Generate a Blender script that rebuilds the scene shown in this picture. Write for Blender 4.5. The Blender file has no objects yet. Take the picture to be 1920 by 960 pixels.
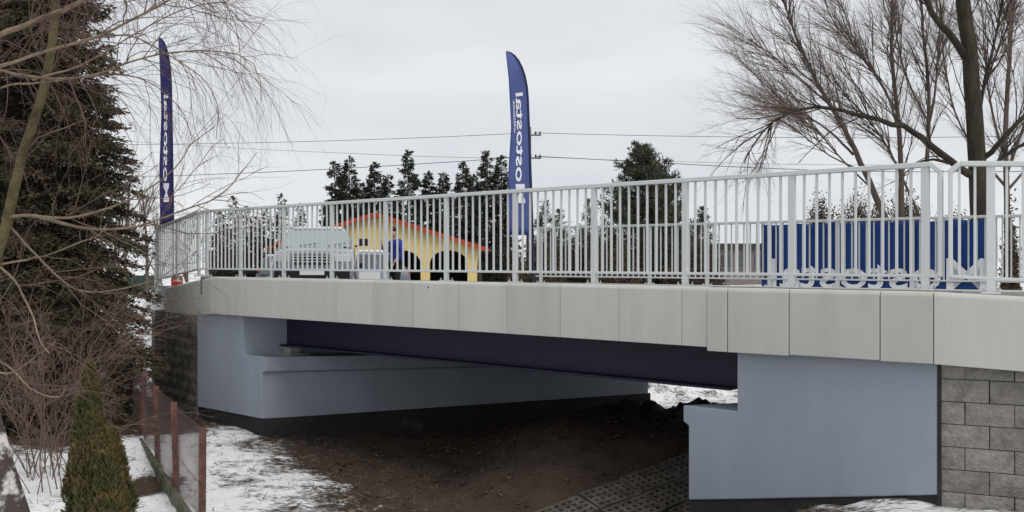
import bpy, bmesh, math, random
import numpy as np
from mathutils import Vector, Matrix, noise as mnoise

# ------------------------------------------------------------------ camera, world, sun
SC = bpy.context.scene
COL = SC.collection
F = 1950.0            # focal length in pixels of a 1920 wide picture
E = 2.8               # eye height above the low ground
cam_d = bpy.data.cameras.new("camera")
cam = bpy.data.objects.new("camera", cam_d); COL.objects.link(cam)
cam.location = (0, 0, E); cam.rotation_euler = (math.radians(90), 0, 0)
cam_d.sensor_width = 36.0; cam_d.lens = F / 1920 * 36; cam_d.shift_y = 10 / 1920
cam_d.clip_start = 0.05; cam_d.clip_end = 3000
SC.camera = cam

W = bpy.data.worlds.new("World"); SC.world = W; W.use_nodes = True
nt = W.node_tree; nt.nodes.clear()
SUN_EL, SUN_AZ = math.radians(52), math.radians(142)      # azimuth clockwise from +Y
sky = nt.nodes.new('ShaderNodeTexSky'); sky.sky_type = 'NISHITA'; sky.sun_disc = False
sky.sun_elevation = SUN_EL; sky.sun_rotation = SUN_AZ
bg_sky = nt.nodes.new('ShaderNodeBackground'); bg_sky.inputs['Strength'].default_value = 0.05
nt.links.new(sky.outputs[0], bg_sky.inputs['Color'])
# even cloud deck: soft grey-white noise over the whole dome
tc = nt.nodes.new('ShaderNodeTexCoord')
mp = nt.nodes.new('ShaderNodeMapping'); mp.inputs['Scale'].default_value = (1.2, 1.2, 4.5)
nz = nt.nodes.new('ShaderNodeTexNoise'); nz.inputs['Scale'].default_value = 2.1; nz.inputs['Detail'].default_value = 5; nz.inputs['Roughness'].default_value = .5
cr = nt.nodes.new('ShaderNodeValToRGB')
cr.color_ramp.elements[0].position = .33; cr.color_ramp.elements[0].color = (.70, .74, .79, 1)
cr.color_ramp.elements[1].position = .68; cr.color_ramp.elements[1].color = (.88, .90, .92, 1)
nt.links.new(tc.outputs['Generated'], mp.inputs[0]); nt.links.new(mp.outputs[0], nz.inputs['Vector']); nt.links.new(nz.outputs['Fac'], cr.inputs[0])
bg_c = nt.nodes.new('ShaderNodeBackground'); bg_c.inputs['Strength'].default_value = 0.99
nt.links.new(cr.outputs[0], bg_c.inputs['Color'])
mxs = nt.nodes.new('ShaderNodeMixShader'); mxs.inputs[0].default_value = 0.94
nt.links.new(bg_sky.outputs[0], mxs.inputs[1]); nt.links.new(bg_c.outputs[0], mxs.inputs[2])
wo = nt.nodes.new('ShaderNodeOutputWorld'); nt.links.new(mxs.outputs[0], wo.inputs[0])

sd = bpy.data.lights.new("sun", 'SUN'); sd.energy = 1.7; sd.angle = math.radians(35); sd.color = (1, .97, .93)
sun = bpy.data.objects.new("sun", sd); COL.objects.link(sun); sun.location = (10, -10, 30)
sun.rotation_euler = Vector((-math.sin(SUN_AZ) * math.cos(SUN_EL), -math.cos(SUN_AZ) * math.cos(SUN_EL), -math.sin(SUN_EL))).to_track_quat('-Z', 'Y').to_euler()
SC.view_settings.view_transform = 'Standard'; SC.view_settings.look = 'None'
SC.view_settings.exposure = 0.0; SC.view_settings.gamma = 1.0
SC.cycles.max_bounces = 6; SC.cycles.diffuse_bounces = 2; SC.cycles.transparent_max_bounces = 8

# ------------------------------------------------------------------ helpers
rng = random.Random(7)
nrg = np.random.default_rng(11)
def sm(a, b, x):
    t = min(1, max(0, (x - a) / (b - a))); return t * t * (3 - 2 * t)
def px(u, v, Y):
    return np.array([(u - 960) / F * Y, Y, E - (v - 490) / F * Y])

class MB:
    def __init__(s): s.v = []; s.f = []
    def add(s, vs, fs):
        o = len(s.v); s.v += [tuple(float(c) for c in p) for p in vs]; s.f += [tuple(i + o for i in f) for f in fs]; return s
    def box(s, c, ax, ay, az):
        c, ax, ay, az = (np.array(q, float) for q in (c, ax, ay, az))
        vs = [c + sx * ax + sy * ay + sz * az for sz in (-1, 1) for sy in (-1, 1) for sx in (-1, 1)]
        return s.add(vs, [(0, 2, 3, 1), (4, 5, 7, 6), (0, 1, 5, 4), (2, 6, 7, 3), (0, 4, 6, 2), (1, 3, 7, 5)])
    def beam(s, p0, p1, w, h, up=(0, 0, 1)):
        p0, p1 = np.array(p0, float), np.array(p1, float); d = p1 - p0; L = np.linalg.norm(d); d /= L
        r = np.cross(d, up); r /= np.linalg.norm(r); u = np.cross(r, d)
        return s.box((p0 + p1) / 2, d * L / 2, r * w / 2, u * h / 2)
    def prism(s, poly, off):
        n = len(poly); P = [np.array(p, float) for p in poly]; off = np.array(off, float)
        vs = P + [p + off for p in P]
        return s.add(vs, [tuple(range(n)), tuple(range(2 * n - 1, n - 1, -1))] + [(i, i + n, (i + 1) % n + n, (i + 1) % n) for i in range(n)])
    def tube(s, pts, rad, k=8, cap=True):
        pts = [np.array(p, float) for p in pts]; n = len(pts)
        if not hasattr(rad, '__len__'): rad = [rad] * n
        vs = []
        for i, p in enumerate(pts):
            t = pts[min(i + 1, n - 1)] - pts[max(i - 1, 0)]; t /= np.linalg.norm(t) + 1e-9
            a = np.cross(t, (0, 0, 1) if abs(t[2]) < .9 else (1, 0, 0)); a /= np.linalg.norm(a); b = np.cross(t, a)
            for j in range(k):
                q = 2 * math.pi * j / k; vs.append(p + rad[i] * (math.cos(q) * a + math.sin(q) * b))
        fs = [(i * k + j, i * k + (j + 1) % k, (i + 1) * k + (j + 1) % k, (i + 1) * k + j) for i in range(n - 1) for j in range(k)]
        if cap: fs += [tuple(range(k - 1, -1, -1)), tuple((n - 1) * k + j for j in range(k))]
        return s.add(vs, fs)
    def lathe(s, prof, c=(0, 0, 0), k=12):      # prof: (r, z)
        c = np.array(c, float)
        vs = [c + np.array([r * math.cos(2 * math.pi * j / k), r * math.sin(2 * math.pi * j / k), z]) for r, z in prof for j in range(k)]
        n = len(prof)
        fs = [(i * k + j, i * k + (j + 1) % k, (i + 1) * k + (j + 1) % k, (i + 1) * k + j) for i in range(n - 1) for j in range(k)]
        fs += [tuple(range(k - 1, -1, -1)), tuple((n - 1) * k + j for j in range(k))]
        return s.add(vs, fs)
    def mesh(s, name, bevel=0, seg=1, smooth=False):
        me = bpy.data.meshes.new(name); me.from_pydata(s.v, [], s.f)
        bm = bmesh.new(); bm.from_mesh(me)
        bmesh.ops.recalc_face_normals(bm, faces=bm.faces)
        if bevel:
            ed = [e for e in bm.edges if len(e.link_faces) == 2 and e.calc_face_angle() > .35]
            bmesh.ops.bevel(bm, geom=ed, offset=bevel, segments=seg, affect='EDGES', profile=.6, clamp_overlap=True)
        if smooth:
            for f in bm.faces: f.smooth = True
        bm.to_mesh(me); bm.free(); return me
    def build(s, name, m, parent=None, bevel=0, seg=1, smooth=False):
        return obj(name, s.mesh(name, bevel, seg, smooth), m, parent)

def obj(name, me, m=None, parent=None, loc=None):
    o = bpy.data.objects.new(name, me); COL.objects.link(o)
    if m is not None and not me.materials: me.materials.append(m)
    if parent is not None:
        o.parent = parent
        if loc is None: o.matrix_parent_inverse = parent.matrix_basis.inverted()
    if loc is not None: o.location = loc
    return o
def tag(o, label=None, cat=None, group=None, kind=None):
    if label: o['label'] = label
    if cat: o['category'] = cat
    if group: o['group'] = group
    if kind: o['kind'] = kind
    return o
def empty(name, loc, label, cat, group=None):
    o = bpy.data.objects.new(name, None); COL.objects.link(o); o.location = [float(c) for c in loc]; o.empty_display_size = .2
    return tag(o, label, cat, group)

def rawmesh(name, V, Fq):
    me = bpy.data.meshes.new(name); k = Fq.shape[1]
    me.vertices.add(len(V)); me.vertices.foreach_set('co', np.ascontiguousarray(V, dtype=np.float32).ravel())
    me.loops.add(Fq.size); me.loops.foreach_set('vertex_index', np.ascontiguousarray(Fq, dtype=np.int32).ravel())
    me.polygons.add(len(Fq)); me.polygons.foreach_set('loop_start', np.arange(0, Fq.size, k, dtype=np.int32))
    me.update(calc_edges=True); return me
def tubes_mesh(name, lines, k=3):               # lines: (pts n x 3, r0, r1)
    groups = {}
    for p, r0, r1 in lines: groups.setdefault(len(p), []).append((p, r0, r1))
    VS, FS, o = [], [], 0
    for n, L in groups.items():
        P = np.array([l[0] for l in L], float); N = len(L)
        s = np.linspace(0, 1, n)[None, :]
        R = np.array([l[1] for l in L])[:, None] * (1 - s) + np.array([l[2] for l in L])[:, None] * s
        T = np.empty_like(P); T[:, 1:-1] = P[:, 2:] - P[:, :-2]; T[:, 0] = P[:, 1] - P[:, 0]; T[:, -1] = P[:, -1] - P[:, -2]
        T /= np.linalg.norm(T, axis=2, keepdims=True) + 1e-9
        ref = np.where(np.abs(T[..., 2:3]) < .9, np.array([0, 0, 1.]), np.array([1., 0, 0]))
        A = np.cross(T, ref); A /= np.linalg.norm(A, axis=2, keepdims=True) + 1e-9; B = np.cross(T, A)
        q = 2 * np.pi * np.arange(k) / k
        V = P[:, :, None] + R[:, :, None, None] * (np.cos(q)[None, None, :, None] * A[:, :, None] + np.sin(q)[None, None, :, None] * B[:, :, None])
        base = (np.arange(N) * n * k)[:, None, None] + (np.arange(n - 1) * k)[None, :, None]
        j = np.arange(k)[None, None, :]; j2 = (j + 1) % k
        Fq = np.stack([base + j, base + j2, base + k + j2, base + k + j], -1).reshape(-1, 4) + o
        VS.append(V.reshape(-1, 3)); FS.append(Fq); o += N * n * k
    me = rawmesh(name, np.concatenate(VS), np.concatenate(FS))
    me.polygons.foreach_set('use_smooth', [True] * len(me.polygons)); return me
def leaves_mesh(name, P, D, Wd):                # rhombic leaf faces: base, direction, half width vector
    V = np.stack([P, P + D * .45 + Wd, P + D, P + D * .45 - Wd], 1).reshape(-1, 3)
    return rawmesh(name, V, np.arange(len(V)).reshape(-1, 4))

def mat(name, col, rough=.8, var=.0, scale=3., detail=4., bump=0., bscale=None, col2=None, rand=0., metal=0., spec=.3, coord='Object', stretch=(1, 1, 1), c2pos=(.4, .65), trans=0.):
    m = bpy.data.materials.new(name); m.use_nodes = True; t = m.node_tree; b = t.nodes['Principled BSDF']
    b.inputs['Roughness'].default_value = rough; b.inputs['Metallic'].default_value = metal; b.inputs['Specular IOR Level'].default_value = spec
    if trans: b.inputs['Transmission Weight'].default_value = trans
    c = t.nodes.new('ShaderNodeTexCoord'); mp = t.nodes.new('ShaderNodeMapping'); mp.inputs['Scale'].default_value = stretch
    if coord == 'World':
        g = t.nodes.new('ShaderNodeNewGeometry'); t.links.new(g.outputs['Position'], mp.inputs[0])
    else: t.links.new(c.outputs[coord], mp.inputs[0])
    src = None
    rgb = t.nodes.new('ShaderNodeRGB'); rgb.outputs[0].default_value = (*col, 1); src = rgb.outputs[0]
    if col2 is not None:
        n2 = t.nodes.new('ShaderNodeTexNoise'); n2.inputs['Scale'].default_value = scale; n2.inputs['Detail'].default_value = detail; n2.inputs['Roughness'].default_value = .6
        t.links.new(mp.outputs[0], n2.inputs['Vector'])
        mr = t.nodes.new('ShaderNodeMapRange'); mr.inputs[1].default_value = c2pos[0]; mr.inputs[2].default_value = c2pos[1]; mr.interpolation_type = 'SMOOTHSTEP'
        t.links.new(n2.outputs['Fac'], mr.inputs[0])
        mx = t.nodes.new('ShaderNodeMix'); mx.data_type = 'RGBA'; mx.inputs[7].default_value = (*col2, 1)
        t.links.new(mr.outputs[0], mx.inputs[0]); t.links.new(src, mx.inputs[6]); src = mx.outputs[2]
    if var or rand:
        hv = t.nodes.new('ShaderNodeHueSaturation'); add = None
        if var:
            n1 = t.nodes.new('ShaderNodeTexNoise'); n1.inputs['Scale'].default_value = scale * 2.7; n1.inputs['Detail'].default_value = 6; n1.inputs['Roughness'].default_value = .65
            t.links.new(mp.outputs[0], n1.inputs['Vector'])
            r1 = t.nodes.new('ShaderNodeMapRange'); r1.inputs[1].default_value = .25; r1.inputs[2].default_value = .75; r1.inputs[3].default_value = 1 - var; r1.inputs[4].default_value = 1 + var
            t.links.new(n1.outputs['Fac'], r1.inputs[0]); add = r1.outputs[0]
        if rand:
            oi = t.nodes.new('ShaderNodeObjectInfo'); r2 = t.nodes.new('ShaderNodeMapRange'); r2.inputs[3].default_value = 1 - rand; r2.inputs[4].default_value = 1 + rand
            t.links.new(oi.outputs['Random'], r2.inputs[0])
            if add is not None:
                mu = t.nodes.new('ShaderNodeMath'); mu.operation = 'MULTIPLY'; t.links.new(add, mu.inputs[0]); t.links.new(r2.outputs[0], mu.inputs[1]); add = mu.outputs[0]
            else: add = r2.outputs[0]
        t.links.new(add, hv.inputs['Value']); t.links.new(src, hv.inputs['Color']); src = hv.outputs[0]
    t.links.new(src, b.inputs['Base Color'])
    if bump:
        nb = t.nodes.new('ShaderNodeTexNoise'); nb.inputs['Scale'].default_value = bscale or scale * 6; nb.inputs['Detail'].default_value = 5
        t.links.new(mp.outputs[0], nb.inputs['Vector'])
        bp = t.nodes.new('ShaderNodeBump'); bp.inputs['Strength'].default_value = bump; bp.inputs['Distance'].default_value = .02
        t.links.new(nb.outputs['Fac'], bp.inputs['Height']); t.links.new(bp.outputs[0], b.inputs['Normal'])
    return m

M = {}
M['coping'] = mat('coping_concrete', (.535, .525, .485), .75, var=.07, scale=1.2, bump=.08, bscale=60, rand=.045, coord='World', stretch=(1.6, 1.6, .28), col2=(.49, .48, .445), c2pos=(.48, .74))
M['paint_grey'] = mat('blue_grey_wall_paint', (.315, .350, .410), .7, var=.07, scale=.7, bump=.12, bscale=45, coord='World', stretch=(1, 1, .35), col2=(.275, .302, .348), c2pos=(.42, .75))
M['bitumen'] = mat('bitumen_coat', (.028, .026, .027), .8, var=.35, scale=2.5, bump=.3, bscale=25, coord='World', col2=(.06, .055, .05), c2pos=(.55, .75))
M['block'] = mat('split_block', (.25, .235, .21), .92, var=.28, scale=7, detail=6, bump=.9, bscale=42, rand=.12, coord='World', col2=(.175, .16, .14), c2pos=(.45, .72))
M['block_shaded'] = mat('shaded_weathered_block', (.17, .152, .13), .95, var=.35, scale=5, detail=6, bump=.9, bscale=38, rand=.12, coord='World', col2=(.075, .066, .054), c2pos=(.42, .66))  # stained blocks, colour also darkened to stand for shade under trees
M['joint'] = mat('joint_mortar', (.05, .045, .04), .95, var=.2)
M['rail'] = mat('rail_paint', (.60, .615, .61), .45, var=.03, scale=2, coord='World', spec=.4)
M['zinc'] = mat('bolt_zinc', (.5, .5, .48), .4, metal=.6)
M['girder'] = mat('girder_paint', (.014, .013, .040), .45, var=.15, scale=1.5, coord='World')
M['concrete'] = mat('deck_concrete', (.20, .195, .185), .85, var=.12, scale=2, bump=.2, coord='World')
M['asphalt'] = mat('asphalt', (.05, .05, .052), .9, var=.25, scale=8, bump=.4, bscale=90, coord='World', col2=(.16, .16, .165), c2pos=(.55, .7))
M['slab'] = mat('openwork_slab', (.105, .09, .076), .95, var=.3, scale=6, bump=.5, rand=.12, coord='World', col2=(.06, .05, .04), c2pos=(.42, .62))
M['rust'] = mat('rusty_steel', (.15, .072, .058), .85, var=.3, scale=9, bump=.3, coord='World', col2=(.085, .045, .038))
M['mesh_wire'] = mat('rusty_wire', (.10, .065, .058), .8)
M['plinth'] = mat('mossy_plinth', (.13, .12, .09), .95, var=.3, scale=6, bump=.5, coord='World', col2=(.05, .055, .025))
M['bark_dark'] = mat('dark_bark', (.032, .024, .018), .95, var=.35, scale=5, bump=.9, bscale=26, coord='World', stretch=(1, 1, .25), col2=(.052, .042, .028))
M['bark_dist'] = mat('grey_brown_bark', (.105, .08, .066), .95, var=.25, scale=5, coord='World')
M['twig_dist'] = mat('grey_brown_twigs', (.19, .138, .118), .95, var=.2, coord='World')
M['bark_tan'] = mat('tan_bark', (.26, .195, .135), .85, var=.25, scale=9, bump=.5, coord='World', col2=(.15, .11, .08))
M['bark_green'] = mat('mossy_bark', (.13, .11, .05), .95, var=.3, scale=8, bump=.7, coord='World', col2=(.07, .055, .03))
M['twig_birch'] = mat('birch_twigs', (.14, .085, .072), .9, var=.2, coord='World')
M['twig_shrub'] = mat('shrub_twigs', (.16, .105, .085), .9, var=.3, coord='World')
M['birch_bark'] = mat('birch_bark', (.58, .55, .52), .85, var=.1, scale=6, bump=.6, bscale=16, coord='World', stretch=(1, 1, 1.6), col2=(.06, .045, .04), c2pos=(.36, .50))
M['spruce'] = mat('spruce_needles', (.040, .040, .022), .85, var=.5, scale=1.8, coord='World', col2=(.092, .066, .046), c2pos=(.40, .62))
M['spruce_far'] = mat('spruce_needles_far', (.030, .038, .022), .85, var=.35, scale=.8, coord='World', col2=(.045, .042, .028))
M['pine'] = mat('pine_needles', (.055, .068, .042), .85, var=.35, scale=1.5, coord='World', col2=(.09, .085, .055))
M['thuja'] = mat('thuja_sprays', (.085, .088, .03), .85, var=.4, scale=5, coord='World', col2=(.15, .11, .045), c2pos=(.40, .62))
M['bush_brown'] = mat('brown_bush_leaves', (.10, .075, .048), .9, var=.35, scale=2, coord='World')
M['yellow'] = mat('yellow_plaster', (.74, .58, .25), .85, var=.06, scale=1, coord='World', bump=.1)
M['red_roof'] = mat('red_trim', (.42, .06, .03), .7, var=.1, coord='World')
M['roof_brown'] = mat('brown_roofing', (.10, .055, .045), .8, var=.2, coord='World')
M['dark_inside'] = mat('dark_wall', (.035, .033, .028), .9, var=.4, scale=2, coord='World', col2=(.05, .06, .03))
M['grey_house'] = mat('grey_brown_wall', (.19, .17, .16), .9, var=.15, scale=2, coord='World')
M['flag_blue'] = mat('flag_cloth', (.085, .115, .31), .6, var=.10, scale=1.5, coord='World')
M['flag_dark'] = mat('flag_sleeve', (.02, .025, .07), .6)
M['flag_navy'] = mat('flag_cloth_navy', (.025, .026, .14), .6, var=.12, scale=1.5, coord='World')
M['banner'] = mat('banner_blue', (.015, .062, .25), .6, var=.12, scale=1.2, coord='World')
M['white'] = mat('white_print', (.88, .89, .93), .6)
M['white_plain'] = mat('white_plastic', (.8, .8, .8), .5)
M['blue_lid'] = mat('blue_plastic', (.12, .16, .45), .5)
M['red'] = mat('red_plastic', (.5, .05, .03), .5)
M['silver'] = mat('silver_paint', (.50, .52, .53), .3, metal=.2, spec=.5)
M['navycar'] = mat('silver_grey_paint', (.17, .18, .21), .16, spec=.7)
M['navycar'].node_tree.nodes['Principled BSDF'].inputs['Coat Weight'].default_value = 1.0
M['gunmetal'] = mat('blue_grey_paint', (.20, .215, .26), .3, metal=.2, spec=.5)
M['darkcar'] = mat('dark_violet_paint', (.075, .075, .105), .3, metal=.1, spec=.5)
M['glass'] = mat('car_glass', (.05, .06, .06), .06, spec=.8)
M['windscreen'] = mat('windscreen_sky_sheen', (.30, .36, .35), .10, spec=.8)  # pale sky reflection put into the glass colour
M['rubber'] = mat('black_rubber', (.02, .02, .02), .8)
M['black'] = mat('black_plastic', (.015, .015, .018), .5)
M['chrome'] = mat('chrome', (.7, .7, .72), .2, metal=.9)
M['lamp'] = mat('headlamp_glass', (.6, .62, .63), .1, spec=.8)
M['snow'] = mat('snow_cover', (.80, .81, .83), .85, var=.05, bump=.3)
M['skin'] = mat('skin', (.45, .27, .19), .6)
M['hair'] = mat('brown_hair', (.05, .032, .022), .8, var=.3)
M['jacket'] = mat('blue_jacket', (.028, .045, .28), .75, var=.15, scale=5, bump=.3)
M['trousers'] = mat('dark_trousers', (.022, .02, .025), .85, var=.15)
M['pole_wood'] = mat('weathered_pole', (.16, .14, .14), .9, var=.2, scale=6, coord='World', stretch=(1, 1, .2))
M['wire'] = mat('wire_black', (.06, .06, .065), .7)
M['green_fence'] = mat('green_fence_panel', (.035, .065, .048), .8, var=.2, coord='World')
M['grass'] = mat('dead_grass', (.17, .125, .075), .95, var=.4, scale=9, coord='World', col2=(.08, .055, .035))

# ------------------------------------------------------------------ bridge frame of reference
TH = math.atan(F / 2030.0)
A2 = np.array([math.cos(TH), -math.sin(TH)])             # along the bridge, to the right and nearer
N2 = np.array([-math.sin(TH), -math.cos(TH)])            # outward, to the camera side
R0 = np.array([(1285 - 960) / F * 10.62, 10.62])         # a railing post
D2 = np.array([.897, .442]); D2 /= np.linalg.norm(D2)    # along the abutment fronts
def v3(p, z): return np.array([p[0], p[1], z])
def t_at(u, off=0., base=None, a=None):
    b = (R0 + N2 * off) if base is None else base; a = A2 if a is None else a
    k = (u - 960) / F; return (k * b[1] - b[0]) / (a[0] - k * a[1])
def BP(t, off=0.): return R0 + A2 * t + N2 * off
TL, TRt = t_at(383), 2.62                                # ends of the straight railing
CLp, CRp = BP(TL), BP(2.66)
THL, THR = math.radians(55), math.radians(26)
AL = np.array([-math.cos(THL), math.sin(THL)])           # left approach, going away
AR = np.array([math.cos(THR), -math.sin(THR)])           # right approach
NLn = np.array([-math.sin(THL), -math.cos(THL)]); NRn = np.array([-math.sin(THR), -math.cos(THR)])
LEN_L = 2.35
C3p = CLp + AL * LEN_L
A3 = np.array([-1.07, 2.95]); A3 /= np.linalg.norm(A3); N3 = np.array([-A3[1], A3[0]])
if N3 @ C3p > 0: N3 = -N3
ZC = E - .25                                             # coping top
def pin(p):                                              # distance inward of the near railing line
    return min(-(p - R0) @ N2, -(p - CLp) @ NLn, -(p - C3p) @ N3, -(p - CRp) @ NRn)
def wdist(p): return (p - np.array([1.75, 10.4])) @ np.array([-D2[1], D2[0]])
def zroad(p):
    t = (p - R0) @ A2; pp = -(p - R0) @ N2
    return E - .40 - .022 * min(max(pp, 0), 9) - min(.75, .085 * max(0, TL - t)) - min(.5, .045 * max(0, t - 2.66))

# ------------------------------------------------------------------ ground, one sheet to the horizon
DIRT = [np.array(q) for q in ((-4.7, 17.6), (-3.9, 16.0), (-3.0, 14.6), (-2.2, 13.2), (-1.75, 12.0), (-1.5, 10.6), (-1.2, 6), (1.6, 6), (1.9, 8.5), (2.05, 9.6), (2.2, 10.3), (9, 13), (6.4, 17.2), (3.6, 18.6), (2.3, 19.2))]
def poly_sd(p):
    x, y = p; ins = False; dm = 1e9; n = len(DIRT)
    for i in range(n):
        a, b = DIRT[i], DIRT[(i + 1) % n]
        if (a[1] > y) != (b[1] > y) and x < (b[0] - a[0]) * (y - a[1]) / (b[1] - a[1]) + a[0]: ins = not ins
        e = b - a; q = max(0, min(1, ((p - a) @ e) / (e @ e))); d = np.hypot(*(p - a - e * q)); dm = min(dm, d)
    return -dm if ins else dm
def zlow(p):
    x, y = p
    t = (p - R0) @ A2; pp = -(p - R0) @ N2
    z = 0.0 + .03 * math.sin(x * .35 + 1) * math.cos(y * .22)
    r = sm(-.5, 2.5, t) * sm(5.5, 1.2, -pp) * sm(9, 3, t - 2) if pp < 1 else sm(-.2, 2.8, t) * sm(3, 1, pp)
    z += .75 * r                                                    # bank at the foot of the right wall
    z += .16 * sm(-5.5, -9, t) * sm(2.2, -.5, pp)
    z += max(0, min(.60, .30 * (y - 10.85))) * sm(-.9, .9, x) * sm(18.5, 14.5, y) * sm(7.5, 4.5, x)
    return z
def ground_z(p):
    z = zlow(p); i = pin(p); w = wdist(p)
    m = sm(.45, .95, i) * max(sm(8.8, 11, w), sm(-.9, -1.7, w))
    if m > 0: z = z * (1 - m) + (zroad(p) - .06) * m
    return z
def axis(lo, hi, step, far):
    a = list(np.arange(lo, hi + 1e-6, step)); s = step; x = hi
    while x < far: s *= 1.28; x += s; a.append(x)
    s = step; x = lo; b = []
    while x > -far: s *= 1.28; x -= s; b.append(x)
    return np.array(b[::-1] + a)
xs = axis(-9, 8, .1, 900); ys = axis(6.5, 26, .1, 900)
V = []; snow = []
for y in ys:
    for x in xs:
        p = np.array([x, y]); z = ground_z(p)
        near = abs(x) < 14 and 3 < y < 34
        sc = 1.0
        if near:
            d = poly_sd(p)
            n1 = mnoise.fractal((x * .8, y * .8, 3.1), 1, 2, 4); n2 = mnoise.fractal((x * 3.1, y * 3.1, 9.4), 1, 2, 4)
            sc = .47 + d * (.34 if d > 0 else .6) + n1 * .34
            sc = min(.94, sc)
            sc -= .16 * sm(1.0, 2.0, x) * sm(16.5, 18, y) + .20 * sm(.8, 1.6, x) * sm(11.2, 10.2, y)
            sc = min(sc, .15 + .9 * (np.hypot((x + 7.6) / 1.25, y - 16.9) - 1.9) + .35 * n1)
            sc = min(sc, .3 + 1.8 * (np.hypot(x + 4.5, (y - 12.9) / 1.6) - .22) + .3 * n1)
            dirt = sm(.7, .3, sc)
            z += n1 * .04 + n2 * (.018 + .035 * dirt)
            # rough clods on the far side of the channel
            q = sm(1.2, 0, np.hypot(x - 2.5, y - 17.0) - .9)
            z += q * (.16 + .16 * n2 + .10 * n1)
            if q > 0: sc = sc + .5 * q * (n2 + .25 * n1)
            sc = max(sc, .02)
        V.append((x, y, z)); snow.append(sc)
nx, ny = len(xs), len(ys)
ii = (np.arange(ny - 1)[:, None] * nx + np.arange(nx - 1)[None, :]).ravel()
gm = rawmesh('ground', np.array(V), np.stack([ii, ii + 1, ii + 1 + nx, ii + nx], 1))
gm.polygons.foreach_set('use_smooth', [True] * len(gm.polygons))
at = gm.attributes.new('snow_cover', 'FLOAT', 'POINT'); at.data.foreach_set('value', np.array(snow, dtype=np.float32))
def ground_mat():
    m = bpy.data.materials.new('snow_and_soil'); m.use_nodes = True; t = m.node_tree; b = t.nodes['Principled BSDF']; N = t.nodes.new; Lk = t.links.new
    g = N('ShaderNodeNewGeometry'); a = N('ShaderNodeAttribute'); a.attribute_name = 'snow_cover'
    def ns(s, d, r=.6, st=None):
        n = N('ShaderNodeTexNoise'); n.inputs['Scale'].default_value = s; n.inputs['Detail'].default_value = d; n.inputs['Roughness'].default_value = r
        if st:
            mp = N('ShaderNodeMapping'); mp.inputs['Scale'].default_value = st; mp.inputs['Rotation'].default_value = (0, 0, .5); Lk(g.outputs['Position'], mp.inputs[0]); Lk(mp.outputs[0], n.inputs['Vector'])
        else: Lk(g.outputs['Position'], n.inputs['Vector'])
        return n.outputs['Fac']
    def mth(op, x, y):
        n = N('ShaderNodeMath'); n.operation = op
        for i, q in enumerate((x, y)):
            if isinstance(q, (int, float)): n.inputs[i].default_value = q
            else: Lk(q, n.inputs[i])
        return n.outputs[0]
    n1 = ns(2.2, 7, .68); n2 = ns(11, 6, .7, (1, 1.6, 1)); n3 = ns(34, 3)
    k = mth('ADD', a.outputs['Fac'], mth('ADD', mth('MULTIPLY', mth('SUBTRACT', n1, .5), 1.6), mth('MULTIPLY', mth('SUBTRACT', n2, .5), 1.35)))
    mr = N('ShaderNodeMapRange'); mr.interpolation_type = 'SMOOTHSTEP'; mr.inputs[1].default_value = .42; mr.inputs[2].default_value = .86; Lk(k, mr.inputs[0])
    c1 = N('ShaderNodeValToRGB'); c1.color_ramp.elements[0].position = .3; c1.color_ramp.elements[0].color = (.024, .016, .012, 1); c1.color_ramp.elements[1].position = .72; c1.color_ramp.elements[1].color = (.10, .071, .055, 1)
    Lk(mth('ADD', mth('MULTIPLY', n2, .6), mth('MULTIPLY', n1, .4)), c1.inputs[0])
    c2 = N('ShaderNodeValToRGB'); c2.color_ramp.elements[0].position = .3; c2.color_ramp.elements[0].color = (.62, .60, .585, 1); c2.color_ramp.elements[1].position = .55; c2.color_ramp.elements[1].color = (.80, .80, .81, 1)
    Lk(n2, c2.inputs[0])
    mx = N('ShaderNodeMix'); mx.data_type = 'RGBA'; Lk(mr.outputs[0], mx.inputs[0]); Lk(c1.outputs[0], mx.inputs[6]); Lk(c2.outputs[0], mx.inputs[7])
    Lk(mx.outputs[2], b.inputs['Base Color']); b.inputs['Roughness'].default_value = .9; b.inputs['Specular IOR Level'].default_value = .15
    bp = N('ShaderNodeBump'); bp.inputs['Strength'].default_value = .6; bp.inputs['Distance'].default_value = .05
    Lk(mth('ADD', mth('MULTIPLY', mr.outputs[0], .5), mth('ADD', mth('MULTIPLY', n2, .7), mth('MULTIPLY', n3, .3))), bp.inputs['Height']); Lk(bp.outputs[0], b.inputs['Normal'])
    return m
ground = obj('ground', gm, ground_mat()); tag(ground, kind='structure')

# ------------------------------------------------------------------ road over the bridge
FT = math.atan(F / (960 + 1400.0))
AF = np.array([math.cos(FT), -math.sin(FT)]); F0 = np.array([(1218 - 960) / F * 19.0, 19.0]); NF = np.array([math.sin(FT), math.cos(FT)])
near_edge = [CRp + AR * 6 - NRn * .30, CRp - N2 * .30, BP(0, -.30), CLp - N2 * .30, C3p - NLn * .3, C3p + A3 * 3 - N3 * .3, C3p + A3 * 14 - N3 * .3, C3p + A3 * 40 - N3 * .3]
far_edge = [F0 + AF * 13 - NF * .3, F0 + AF * 7 - NF * .3, F0 + AF * 2 - NF * .3, F0 - AF * 3 - NF * .3, np.array([-.2, 23.5]), np.array([-1.0, 27.5]), np.array([-4.6, 38]), np.array([-12, 62])]
b = MB(); NR = 14; rows = []
for a0, a1 in zip(near_edge, far_edge):
    rows.append([v3(a0 + (a1 - a0) * j / NR, zroad(a0 + (a1 - a0) * j / NR)) for j in range(NR + 1)])
vs = [p for r in rows for p in r]; k = NR + 1
fs = [(i * k + j, i * k + j + 1, (i + 1) * k + j + 1, (i + 1) * k + j) for i in range(len(rows) - 1) for j in range(NR)]
b.add(vs, fs); road = b.build('road', M['asphalt']); tag(road, kind='structure')

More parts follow.
